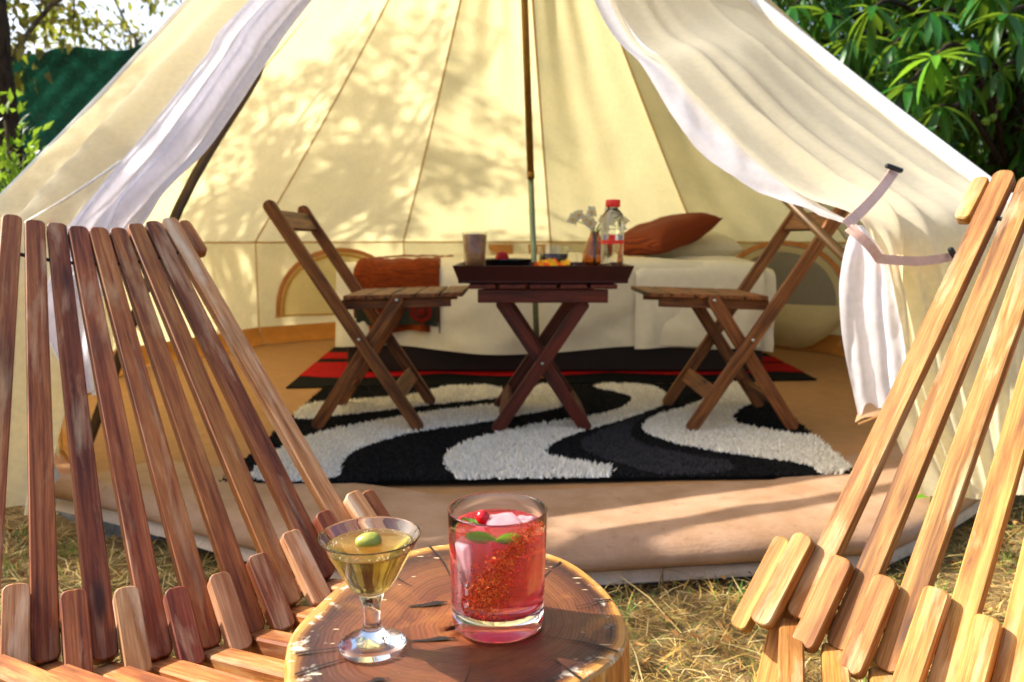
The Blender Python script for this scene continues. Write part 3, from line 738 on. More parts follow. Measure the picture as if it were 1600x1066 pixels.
def folding_table():
    root = thing('folding_table', 'dark red wooden folding table with crossed legs under the tray', 'table', (TX, TY+.17, .012))
    m = M['wood_table']; Wd = .36
    for y, off in ((0, 0), (Wd, 0)):
        stick('leg', (TX-.15, TY+y, .018), (TX+.135, TY+y, .445), .042, .020, m, root, (0, -1, 0), .5)
    for y in (.026, Wd-.026):
        stick('leg', (TX+.15, TY+y, .018), (TX-.135, TY+y, .445), .042, .020, m, root, (0, -1, 0), .5)
    for y in (-.001, Wd+.001): stick('top_rail', (TX-.205, TY+y-.022*(1 if y < .1 else -1), .462), (TX+.205, TY+y-.022*(1 if y < .1 else -1), .462), .042, .018, m, root, (0, -1, 0), .1)
    for i in range(5):
        x = TX-.19+.095*i; stick('top_slat', (x, TY-.045, .4925), (x, TY+Wd+.045, .4925), .085, .014, m, root, (0, 0, 1), .15)
    stick('stretcher', (TX-.118, TY+.011, .085), (TX-.118, TY+Wd-.011, .085), .05, .018, m, root, (.8, 0, -.55), .05)
    stick('stretcher', (TX+.132, TY+.037, .070), (TX+.132, TY+Wd-.037, .070), .05, .018, m, root, (.8, 0, .55), .05)
    bolt((TX+.0, TY-.0135, .245), (0, -1, 0), root, .005)
folding_table()
TZ = .503
def tray():
    x0, x1, y0, y1 = TX-.275, TX+.275, TY-.055, TY+.345; h = .055; m = M['tray']
    root = thing('serving_tray', 'dark lacquered wooden tray of breakfast things on the folding table', 'tray', (TX, (y0+y1)/2, TZ))
    obj('tray_base', box('tray_base', (x1-x0-.02, y1-y0-.02, .010), m, .002), root, Matrix.Translation((TX, (y0+y1)/2, TZ+.005)))
    # flaring sides
    for nm, a, b, n in (('side', (x0, y0), (x1, y0), (0, -1)), ('side', (x0, y1), (x1, y1), (0, 1)), ('side', (x0, y0), (x0, y1), (-1, 0)), ('side', (x1, y0), (x1, y1), (1, 0))):
        V = []
        for z, o in ((.004, -.012), (h, .006)):
            for th in (0, .009):
                for q, e in ((a, -1), (b, 1)):
                    dx = (o-th)*n[0]; dy = (o-th)*n[1]; ex = (o-.0*th)*e if n[0] == 0 else 0; ey = (o-.010)*e if n[0] else 0
                    V.append((q[0]+dx+ex, q[1]+dy+ey, TZ+z))
        F = [(0, 1, 5, 4), (3, 2, 6, 7), (4, 5, 7, 6), (1, 0, 2, 3), (0, 4, 6, 2), (5, 1, 3, 7)]
        obj(nm, mesh(nm, V, F, m), root)
tray()
T0 = TZ+.0115
def m_thin(name, col, ior=1.45):
    t = NT(name); lw = t.n('ShaderNodeLayerWeight', {'Blend': .5}); fr = t.n('ShaderNodeMath', {0: t.math('MULTIPLY', t.math('POWER', lw.outputs['Facing'], 4.0), .75), 1: .04}, operation='ADD'); tr = t.n('ShaderNodeBsdfTransparent', {'Color': col}); g = t.n('ShaderNodeBsdfGlossy', {'Color': WHITE, 'Roughness': .02})
    return t.done(t.n('ShaderNodeMixShader', {0: fr.outputs[0], 1: tr.outputs[0], 2: g.outputs[0]}))
M['glass_thin'] = m_thin('glass_clear', (.96, .97, .95, 1))
M['plastic_clear'] = m_glass('plastic_clear', (.97, .98, .98, 1), 1.35, .02)
M['amber_glass'] = m_thin('glass_amber', (.82, .60, .42, 1), 1.6)
M['shake'] = m_plain('milkshake', 'a06c48', .6, .2, 60, .2, .1)
M['coffee'] = m_plain('coffee', '0e0604', .3, .2, 20)
M['bowl'] = m_plain('bowl_black', '0b0c0e', .3, .5, 30)
M['straw'] = m_plain('strawberry', 'a80c0c', .5, .2, 60, .15, .4)
M['papaya'] = m_plain('papaya', 'f0580a', .5, .2, 60, .15, .2)
M['mango'] = m_plain('mango_flesh', 'f2ac12', .5, .2, 60, .15, .2)
M['cap_red'] = m_plain('cap_red', 'd41c10', .4, .5, 60, .05, .1)
M['label_white'] = m_plain('label_white', 'e4e4ea', .5, .4, 60, .03)
M['label_grey'] = m_plain('label_grey', '8a8496', .5, .4, 60, .03)
M['petal'] = m_canvas('petal_white', 'f4f0dc', .45, 'f0ecc8')
M['stem'] = m_plain('stem_green', '50702a', .6, .3, 60)
def table_things():
    # tumbler of milkshake
    p = at(742, 400, TY+.04); x, y = p.x, TY+.035
    g = thing('shake_glass', 'tall glass of chocolate milkshake on the tray', 'glass', (x, y, T0)); B = Matrix.Translation((x, y, T0))
    obj('glass_wall', lathe('glass_wall', [(.030, 0), (.033, .02), (.0355, .07), (.0415, .148), (.0395, .148), (.0335, .07), (.030, .012), (.001, .010)], M['glass_thin'], 28, True, False), g, B)
    obj('milkshake', lathe('milkshake', [(.001, .0135), (.0292, .014), (.0327, .07), (.0385, .138), (.03, .142), (.001, .141)], M['shake'], 28, False, False), g, B)
    # bowl with a strawberry
    x, y = at(793, 410, TY+.16).x, TY+.15
    b = obj('bowl', lathe('bowl', [(.05, 0), (.060, .018), (.082, .056), (.083, .060), (.079, .060), (.058, .024), (.001, .018)], M['bowl'], 32, True, False), None, Matrix.Translation((x, y, T0)))
    tag(b, 'shallow black bowl on the tray with a strawberry in it', 'bowl')
    for k, (dx, dy, s) in enumerate(((-.018, -.01, 1.0),)):
        prof = [(.001, -.005), (.013, .0), (.0205, .018), (.021, .03), (.015, .047), (.001, .052)]
        o = obj('strawberry', lathe('strawberry', prof, M['straw'], 20, False, False), None, Matrix.Translation((x+dx, y+dy, T0+.026)) @ Matrix.Scale(1.15, 4))
        tag(o, 'whole red strawberry sitting in the black bowl', 'strawberry')
    # coffee mug
    x, y = at(865, 400, TY+.10).x, TY+.11
    g = thing('coffee_mug', 'clear glass mug of black coffee on the tray', 'mug', (x, y, T0)); B = Matrix.Translation((x, y, T0))
    obj('mug_wall', lathe('mug_wall', [(.036, 0), (.040, .006), (.0475, .050), (.052, .102), (.050, .102), (.0455, .050), (.038, .010), (.001, .008)], M['glass_thin'], 32, True, False), g, B)
    obj('coffee', lathe('coffee', [(.001, .010), (.0372, .0115), (.0448, .050), (.0478, .078), (.001, .078)], M['coffee'], 32, False, False), g, B)
    obj('handle', tube('handle', [Vector((x, y, T0))+Vector(v) for v in spline([(.049, 0, .090), (.068, 0, .088), (.078, 0, .064), (.068, 0, .036), (.044, 0, .030)], 14)], .004, M['glass_thin'], 8), g)
    # plate of fruit
    x, y = at(863, 420, TY+.04).x, TY+.045
    pl = obj('fruit_plate', lathe('fruit_plate', [(.03, 0), (.045, .006), (.055, .013), (.053, .014), (.03, .008), (.001, .007)], M['label_white'], 28, True, False), None, Matrix.Translation((x, y, T0+.013)))
    obj('foot', lathe('foot', [(.026, 0), (.016, .006), (.016, .015)], M['label_white'], 20), pl, Matrix.Translation((x, y, T0)))
    tag(pl, 'small plate of fruit slices at the front of the tray', 'plate')
    lay = [(-.045, -.008, .022, .3, 'papaya'), (-.027, .004, .030, 1.2, 'mango'), (-.012, -.012, .028, -.4, 'papaya'), (.001, -.018, .033, .9, 'mango'), (.016, -.004, .034, .1, 'papaya'), (.030, -.014, .026, -.5, 'papaya'), (.044, -.004, .030, .6, 'mango'), (.012, .014, .030, 1.9, 'papaya'), (-.038, .016, .026, 2.2, 'papaya')]
    nm = {'papaya': 'orange papaya', 'mango': 'yellow mango'}
    for k, (dx, dy, dz, rz, mt) in enumerate(lay):
        V = []
        for i in range(7):
            a = -1.1+2.2*i/6
            for r, z in ((.021, -.008), (.021, .0), (.010, .009), (.008, -.007)): V.append((r*math.cos(a)-.015, r*math.sin(a)*1.1, z*1.2))
        F = grid_faces(4, 7, True)+[(3, 2, 1, 0), (24, 25, 26, 27)]
        o = obj('fruit_slice', mesh('fruit_slice', V, F, M[mt], False), None, Matrix.Translation((x+dx*1.0, y+dy, T0+dz+.014)) @ Matrix.Rotation(rz, 4, 'Z') @ Matrix.Rotation(.5*math.sin(k*2.3), 4, 'Y') @ Matrix.Rotation(.5*math.cos(k*1.7), 4, 'X') @ Matrix.Scale(1.25, 4))
        tag(o, 'curved slice of %s in the heap on the plate' % nm[mt], 'fruit', 'slices of %s on the plate' % nm[mt])
    # ribbed amber vase with white flowers
    x, y = at(930, 400, TY+.14).x, TY+.16
    prof = [(.020, 0), (.030, .01), (.040, .05), (.038, .08), (.028, .11), (.018, .135), (.014, .15), (.012, .15), (.016, .134), (.026, .108), (.036, .08), (.038, .05), (.028, .013), (.001, .010)]
    n = 48; V = []
    for r, z in prof:
        for k in range(n): a = 2*PI*k/n; rr = r*(1+.05*math.cos(12*a)*(r > .015)); V.append((rr*math.cos(a), rr*math.sin(a), z))
    vs_ = obj('vase', mesh('vase', V, grid_faces(n, len(prof), True)+[tuple(reversed(range(n)))], M['amber_glass'], True), None, Matrix.Translation((x, y, T0)))
    tag(vs_, 'ribbed amber glass vase of white flowers beside the water bottle', 'vase')
    heads = [(-.055, .0, .205), (-.030, -.01, .19), (-.01, .02, .215), (.03, .01, .185), (.065, -.01, .19), (.085, .0, .165), (.075, .01, .135), (.05, .02, .215), (-.075, .01, .19), (.095, .01, .185), (-.015, -.02, .175)]
    for k, (dx, dy, dz) in enumerate(heads):
        c = Vector((x+dx, y+dy, T0+dz)); f = thing('cut_flower', 'white flower on a green stem in the amber vase', 'flower', (x, y, T0+.02), 'white flowers in the amber vase')
        obj('stem', tube('stem', spline([(x+dx*.05, y+dy*.05, T0+.02), (x+dx*.12, y+dy*.2, T0+.15), c], 8), .0014, M['stem'], 5), f)
        for j in range(7):
            a = 2*PI*j/7+k; d = Vector((math.cos(a), .35*math.sin(k*1.1), math.sin(a))); s = d.cross(Vector((.2, 1, .1))).normalized(); b = Vector((.1*math.sin(k), -1, .3))
            L = .021+.004*math.sin(j*3+k); V = [c, c+d*L*.5+s*.009+b*.005, c+d*L+b*.001, c+d*L*.5-s*.009+b*.005, c+d*L*.55+b*.009]
            obj('petal', mesh('petal', V, [(0, 1, 4), (1, 2, 4), (2, 3, 4), (3, 0, 4)], M['petal'], True), f)
        obj('flower_eye', lathe('flower_eye', [(.004, -.002), (.004, .002), (.001, .004)], M['mango'], 8), f, frame(c+Vector((0, -.006, 0)), (1, 0, 0), (0, -1, 0)))
    # water bottle
    x, y = at(957, 400, TY+.02).x, TY+.03
    g = thing('water_bottle', 'clear plastic water bottle with red cap and red label band on the tray', 'bottle', (x, y, T0)); B = Matrix.Translation((x, y, T0))
    prof = [(.001, .004), (.030, .0), (.036, .006)]
    for i in range(9): prof += [(.0365, .014+i*.012), (.0345, .020+i*.012)]
    prof += [(.0365, .125), (.0365, .165), (.0375, .172), (.037, .186), (.032, .204), (.022, .216), (.0165, .222), (.0165, .232)]
    obj('bottle_body', lathe('bottle_body', prof, M['plastic_clear'], 32, False, True), g, B)
    obj('cap', lathe('cap', [(.0225, .226), (.0235, .229), (.0235, .246), (.022, .249)], M['cap_red'], 24), g, B)
    obj('label_band', lathe('label_band', [(.0376, .110), (.0378, .122)], M['cap_red'], 32, False, False), g, B)
    def patch(nm, a0, a1, z0, z1, mt):
        V = []
        for i in range(9):
            a = a0+(a1-a0)*i/8
            for z in (z0, z1): V.append((.0379*math.cos(a), .0379*math.sin(a), z))
        obj(nm, mesh(nm, V, grid_faces(2, 9), M[mt]), g, B)
    patch('label_block', -2.0, -1.45, .1222, .139, 'cap_red'); patch('label_field', -1.43, -1.25, .1222, .139, 'label_white')
    patch('label_field', -1.23, -.65, .1222, .139, 'label_grey'); patch('label_field', -2.6, -2.2, .1222, .139, 'label_grey')
table_things()
# ------------------------------------------------------------------ stick chairs
def stick_chair(par, mats, sp_top, label, width, st_w, seat_dir, seat_len, n_lo=-4, n_hi=4):
    cx, cy, cz, yaw, tilt, L, st, sb, qt, qb = par
    u = Vector((math.cos(yaw), math.sin(yaw), 0)); fw = Vector((math.sin(yaw), -math.cos(yaw), 0))
    d = -fw*math.sin(tilt)+Vector((0, 0, math.cos(tilt))); n = fw*math.cos(tilt)+Vector((0, 0, math.sin(tilt))); C = Vector((cx, cy, cz))
    root = thing('stick_chair', label, 'chair', (cx, cy, GZ), 'slatted stick chairs in front of the tent')
    def bot(i): return C+u*(i*sb)+d*(min(abs(i), 4.2)**2*qb)
    def top(i): return C+d*L+u*(i*st)+d*(i*i*qt)
    mw = M[mats[-1]]
    for i in range(n_lo, n_hi+1):
        b, t = bot(i), top(i); ms = M[mats[(i-n_lo) % len(mats)]]; L_ = (b-t).length
        j = random.uniform(-.003, .003)
        obj('back_slat', bar_mesh('back_slat', L_+.01+j, width*random.uniform(.95, 1.02), .021, ms, random.uniform(.62, .85), .0015, -.002+j, 4, st_w), root, frame(t+n*random.uniform(-.001, .001), b-t, n))
    for k in range((n_hi-n_lo)+2):
        i = n_lo-.5+k; b, t = bot(i), top(i); dd = (t-b).normalized(); ln = sp_top+.038+random.uniform(-.008, .008); mw = M[mats[(k*5+3) % len(mats)]]
        a0 = b + dd*(ln-.035) + n*.017; tl = (dd*-1 + n*.05).normalized()
        obj('spacer', bar_mesh('spacer', ln, width*.93, .022, mw, random.uniform(.5, .75), .0016, 0, 4), root, frame(a0, tl, n))
    mw = M[mats[-1]]
    for sg, ie in ((-1, n_lo), (1, n_hi)):
        b, t = bot(ie+sg*.98), top(ie+sg*.98); dd = (t-b).normalized()
        obj('spacer', bar_mesh('spacer', .145, width*.8, .022, mw, .75, .0018, 0, 4), root, frame(b+dd*(sp_top-.002)+n*.010, dd*-1, n))
        # short filler beside the top of the outermost slat
        t = top(ie+sg*.92); b = bot(ie+sg*.92); dd = (b-t).normalized()
        obj('spacer', bar_mesh('spacer', .088, width*.78, .020, mw, .8, .0025, 0, 4), root, frame(t+dd*.004-n*.014, dd, n))
        obj('front_leg', bar_mesh('front_leg', .33, width, .022, mw, .5, .0025, 0, 3), root, frame(bot(ie+sg*.45)+d*.06-n*.014, (-d*.75+Vector((0, 0, -.45))+fw*.05), n))
        rl = bot(ie-sg*.5)+d*.02-n*.03; ft = Vector((rl.x-fw.x*.30, rl.y-fw.y*.30, GZ+.01))
        obj('rear_leg', bar_mesh('rear_leg', (ft-rl).length, width*.9, .02, mw, .5, .0025, 0, 3), root, frame(rl, ft-rl, u))
    sd = Vector(seat_dir).normalized(); mw = M[mats[-1]]
    for i in range(n_lo, n_hi+1):
        b = bot(i); ln = seat_len(i); s0 = b - d*.016 + n*.012
        obj('seat_slat', bar_mesh('seat_slat', ln, width, .026, mw, .55, .0028, -.02, 3), root, frame(s0-Vector((0, 0, .012)), sd, (0, 0, 1)))
    # cross bar under the front of the seat and its legs
    e0, e1 = bot(n_lo)+sd*(seat_len(n_lo)-.06), bot(n_hi)+sd*(seat_len(n_hi)-.06)
    dz = Vector((0, 0, -.055))
    for e in (e0, e1):
        f = Vector((e.x, e.y, GZ+.008)); obj('front_leg', bar_mesh('front_leg', (f-e).length-.02, width*.9, .022, mw, .4, .0025, .02, 3), root, frame(e+dz*.3, f-e, u))
    k0, k1 = C+u*n_lo*sb+sd*.10+dz, C+u*n_hi*sb+sd*.10+dz; obj('seat_rail', bar_mesh('seat_rail', (k1-k0).length, .03, .02, mw, .3), root, frame(k0, k1-k0, (0, 0, 1)))
    # wire rods threaded through the slats
    for s in (.105,):
        pts = [top(i)+(bot(i)-top(i))*s for i in np.linspace(n_lo-.2, n_hi+.2, 14)]
        obj('rod', tube('rod', pts, .0035, M['rod'], 6), root)
    pts = [bot(i)+(top(i)-bot(i))*.05-n*.004 for i in np.linspace(n_lo-.2, n_hi+.2, 14)]
    obj('rod', tube('rod', pts, .0035, M['rod'], 6), root)
    return root
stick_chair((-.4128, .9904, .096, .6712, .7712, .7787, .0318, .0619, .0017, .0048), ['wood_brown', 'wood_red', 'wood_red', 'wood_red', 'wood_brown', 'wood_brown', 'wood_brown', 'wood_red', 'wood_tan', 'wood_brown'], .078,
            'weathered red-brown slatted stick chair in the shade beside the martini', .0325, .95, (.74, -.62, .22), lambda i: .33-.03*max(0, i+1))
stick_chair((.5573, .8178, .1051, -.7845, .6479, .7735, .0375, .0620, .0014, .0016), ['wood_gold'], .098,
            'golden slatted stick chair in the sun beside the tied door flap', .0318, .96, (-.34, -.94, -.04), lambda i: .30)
# ------------------------------------------------------------------ tree stump table
SZ = EYE-.314
def build_stump():
    pith = Vector((-.025, .605, 0))
    pts = [(448, 1046), (452, 995), (498, 942), (560, 893), (640, 860), (720, 848), (800, 852), (880, 872), (940, 914), (974, 962), (980, 1000), (958, 1032), (905, 1066)]
    out = [floor_at(x, y, SZ) for x, y in pts]+[Vector((.005, .484, SZ)), Vector((-.055, .468, SZ)), Vector((-.118, .477, SZ)), Vector((-.155, .503, SZ))]
    loop = spline(out+[out[0]], 121)[:-1]; n = len(loop)
    root = thing('stump_table', 'cut tree stump with a varnished growth-ring top carrying the two drinks', 'stump', (pith.x, pith.y, GZ))
    B = Matrix.Translation((pith.x, pith.y, SZ))
    rel = [Vector((p.x-pith.x, p.y-pith.y, 0)) for p in loop]
    fr = [0, .12, .25, .4, .55, .7, .8, .88, .94, .975]; V = [(0, 0, 0)]; att = [0.0]
    for f in fr[1:]+[.992, 1.0]:
        for k, p in enumerate(rel):
            z = .0008*fbm(p.x*f*30, p.y*f*30, 3) if f < .97 else 0
            z -= .0006 if f == .992 else (.0035 if f == 1.0 else 0)
            V.append((p.x*f, p.y*f, z)); att.append(f)
    F = [(0, 1+k, 1+(k+1) % n) for k in range(n)]+[tuple(1+i for i in q) for q in grid_faces(n, len(fr)+1, True)]
    t = NT('stump_cut_face'); at_ = t.n('ShaderNodeAttribute', attribute_name='ringpos'); f = at_.outputs['Fac']
    v = t.coord(); nz = t.noise(v, 9, 4, .55); nf = t.noise(v, 45, 5, .65)
    fd = t.math('ADD', f, t.math('MULTIPLY', t.math('SUBTRACT', nz, .5), .16)); fd = t.math('ADD', fd, t.math('MULTIPLY', t.math('SUBTRACT', nf, .5), .05))
    base = t.ramp(fd, [(0.0, H('683016')), (.22, H('7c4220')), (.42, H('5a2a18')), (.62, H('6e3e22')), (.80, H('4a2416')), (.885, H('2e1410')), (.915, H('5a3016')), (.945, H('a87434')), (1.0, H('c08c48'))])
    rg = t.n('ShaderNodeMath', {0: t.math('MULTIPLY', fd, 230.0)}, operation='SINE').outputs[0]
    rg2 = t.n('ShaderNodeMath', {0: t.math('MULTIPLY', fd, 83.0)}, operation='SINE').outputs[0]
    rr = t.math('MULTIPLY', t.math('ADD', rg, rg2), .5)
    c = t.mix(t.ramp(rr, [(.0, BLACK), (.95, (.38, .38, .38, 1))]), base, H('24100c'))
    n2 = t.noise(v, 16, 5, .6, .8); c = t.mix(t.ramp(n2, [(.54, BLACK), (.72, (.5, .5, .5, 1))]), c, H('a0642c'))
    n3 = t.noise(v, 5.5, 3, .5); c = t.mix(t.ramp(n3, [(.55, BLACK), (.72, (.6, .6, .6, 1))]), c, H('2f1a16'))
    # pale chips along the rim and scratches across the face
    sc = t.coord((46, 190, 1)); s1 = t.noise(sc, 1.0, 2, .5); sc2 = t.n('ShaderNodeMapping', {'Vector': t.coord(), 'Rotation': (0, 0, .6), 'Scale': (50, 220, 1)}).outputs[0]
    s2 = t.noise(sc2, 1.0, 2, .5); rimw = t.ramp(f, [(.3, (.0, .0, .0, 1)), (.9, (.09, .09, .09, 1))])
    sm = t.math('MAXIMUM', s1, s2); sm = t.math('ADD', sm, rimw)
    c = t.mix(t.ramp(sm, [(.775, BLACK), (.80, (.85, .85, .85, 1))]), c, H('dcc49a'))
    lich = t.noise(v, 34, 6, .7); lm = t.math('MULTIPLY', t.ramp(lich, [(.56, BLACK), (.64, WHITE)]), t.ramp(f, [(.84, BLACK), (.93, WHITE)]))
    c = t.mix(lm, c, H('cfc7b4'))
    rough = t.ramp(nf, [(.3, (.34, .34, .34, 1)), (.7, (.55, .55, .55, 1))])
    hgt = t.mix(.5, rr, nf)
    m_top = t.done(t.bsdf(c, rough, t.bump(hgt, .25, .0008), .45))
    me = mesh('cut_face', V, F, m_top, True); a = me.attributes.new('ringpos', 'FLOAT', 'POINT'); a.data.foreach_set('value', att)
    obj('cut_face', me, root, B)
    # dark checks in the heartwood
    M['crack'] = m_plain('crack_fill', '1e1413', .6, .3, 200)
    for k, (px, py, L, w, rz) in enumerate(((668, 945, .035, .0065, .25), (676, 1000, .036, .0060, .12), (586, 1064, .02, .005, .3))):
        p = floor_at(px, py, SZ+.0011); V2 = []
        for i in range(9):
            s = i/8; hw = w*s**.8*(1-s**5)*1.1; V2 += [((s-.5)*L, -hw*.55+.002*s, 0), ((s-.5)*L, hw+.001*math.sin(i*1.3+k), 0)]
        obj('check_crack', mesh('check_crack', V2, grid_faces(2, 9), M['crack']), root, Matrix.Translation(p) @ Matrix.Rotation(rz, 4, 'Z'))
    rc = random.Random(3)
    for k in range(9):
        p = rel[int(n*(k+rc.uniform(.1, .9))/9)]; f0, f1 = rc.uniform(.45, .7), rc.uniform(.93, .995); V2 = []; d_ = Vector((-p.y, p.x, 0)).normalized()
        for i in range(9):
            q = i/8; f = f0+(f1-f0)*q; w_ = (.0002+.0010*q)*(.7+.6*rc.random()); c_ = p*f+d_*(.0016*math.sin(q*5+k)); V2 += [(c_-d_*w_)+Vector((0, 0, .0011)), (c_+d_*w_)+Vector((0, 0, .0011))]
        obj('check_crack', mesh('check_crack', V2, grid_faces(2, 9), M['crack']), root, B)
    Vs = []
    for z, k in ((-.0034, 1.0), (-.012, 1.012), (-.05, 1.02), (-.15, 1.03), (-.30, 1.05), (GZ-SZ-.01, 1.10)):
        for i, p in enumerate(rel):
            w = 1+.010*math.sin(i*.9+2*math.sin(i*.31)+z*6)+.007*math.sin(i*2.3+z*20); Vs.append((p.x*k*(w if k > 1.015 else 1), p.y*k*(w if k > 1.015 else 1), z))
    t = NT('stump_side'); v = t.coord((40, 40, 5)); a = t.noise(v, 1.5, 5, .6, .4); v2 = t.coord((120, 120, 7)); b = t.noise(v2, 1.0, 3, .6)
    c = t.ramp(a, [(.3, H('5e2e12')), (.5, H('b4702c')), (.7, H('dca458'))]); c = t.mix(t.ramp(b, [(.58, BLACK), (.7, (.7, .7, .7, 1))]), c, H('3c1c0e'))
    ms = t.done(t.bsdf(c, .55, t.bump(t.mix(.5, a, b), .6, .004), .35))
    obj('stump_side', mesh('stump_side', Vs, [q[::-1] for q in grid_faces(n, 6, True)], ms, True), root, B)
build_stump()
# ------------------------------------------------------------------ the two drinks
M['drink_glass'] = m_glass('glass_crystal', (.985, .99, .99, 1), 1.48)
def m_liquid(name, vcol, dens, dcol, mixf, ior=1.33, trl=.5):
    """clear liquid that absorbs along the path, a little cloudy at its surface"""
    t = NT(name); g = t.n('ShaderNodeBsdfGlass', {'Color': WHITE, 'IOR': ior, 'Roughness': .0})
    d = t.n('ShaderNodeBsdfDiffuse', {'Color': dcol}); tr = t.n('ShaderNodeBsdfTranslucent', {'Color': dcol})
    a = t.n('ShaderNodeMixShader', {0: trl, 1: d.outputs[0], 2: tr.outputs[0]})
    va = t.n('ShaderNodeVolumeAbsorption', {'Color': vcol, 'Density': dens}); t.link(va.outputs[0], t.out.inputs['Volume'])
    return t.done(t.n('ShaderNodeMixShader', {0: mixf, 1: g.outputs[0], 2: a.outputs[0]}))
def dense(prof, m=5):
    q = spline([(r, 0, z) for r, z in prof], (len(prof)-1)*m+1); return [(max(p.x, .0004), p.z) for p in q]
def martini():
    bx, by = -.1080, .564; z0 = SZ+.0022; B = Matrix.Translation((bx, by, z0))
    root = thing('martini_glass', 'small stemmed martini glass of pale gold drink on the stump', 'glass', (bx, by, z0))
    outer = dense([(.0255, .0), (.0262, .0016), (.0225, .0042), (.0120, .0085), (.0075, .0150), (.0066, .0240), (.0072, .0330), (.0100, .0425)], 4) + dense([(.0106, .0440), (.0175, .0510), (.0270, .0680), (.0382, .0885)], 5)
    rim = [(.0386, .0893), (.0384, .0898), (.0378, .0897)]
    inner = [(r, z) for r, z in dense([(.0372, .0887), (.0260, .0690), (.0165, .0530), (.0110, .0480), (.0004, .0470)], 6)]
    prof = outer+rim+inner
    V = []; n = 72
    obj('glass_wall', lathe('glass_wall', prof, M['drink_glass'], n, True, False), root, B)
    M['gin'] = m_liquid('martini_liquid', (.96, .82, .14, 1), 40.0, H('b8982c'), .14)
    liq = dense([(.0004, .0468), (.0112, .0478), (.0168, .0529), (.0264, .0690), (.0333, .0812)], 6)
    liq += [(.0330, .0816), (.0315, .0813), (.0004, .0812)]
    obj('drink', lathe('drink', liq, M['gin'], n, False, False), root, B)
    # green olive floating
    M['olive'] = m_plain('olive_green', '97983a', .35, .5, 160, .3, .35)
    prof = [(.0004, -.0068), (.004, -.006), (.0066, -.0025), (.0072, .001), (.0062, .0045), (.003, .0066), (.0004, .007)]
    o = obj('olive', lathe('olive', dense(prof, 3), M['olive'], 24, False, False), None, Matrix.Translation((bx-.002, by+.004, z0+.0822)) @ Matrix.Rotation(.25, 4, 'Z') @ Matrix.Rotation(1.5, 4, 'Y') @ Matrix.Diagonal((.95, 1.0, 1.45, 1)))
    tag(o, 'green olive floating in the martini', 'olive')
    M['bubble'] = m_glass('bubble_air', (1, 1, 1, 1), 1.0/1.33)
    V, F = [], []
    ico = [(0, 0, 1), (.9, 0, 0), (0, .9, 0), (-.9, 0, 0), (0, -.9, 0), (0, 0, -1)]; icf = [(0, 1, 2), (0, 2, 3), (0, 3, 4), (0, 4, 1), (5, 2, 1), (5, 3, 2), (5, 4, 3), (5, 1, 4)]
    for k in range(90):
        zz = random.choice([.0815, .0815, random.uniform(.052, .08)]); a = random.uniform(0, 6.28); r = (.012+(zz-.047)*.60)*.985 if zz < .081 else random.uniform(.026, .0318)
        o = len(V); s = random.uniform(.0003, .0007); V += [(r*math.cos(a)+x*s, r*math.sin(a)+y*s, zz+w*s) for x, y, w in ico]; F += [tuple(o+i for i in q) for q in icf]
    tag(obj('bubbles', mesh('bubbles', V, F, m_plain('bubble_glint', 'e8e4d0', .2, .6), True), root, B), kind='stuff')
martini()
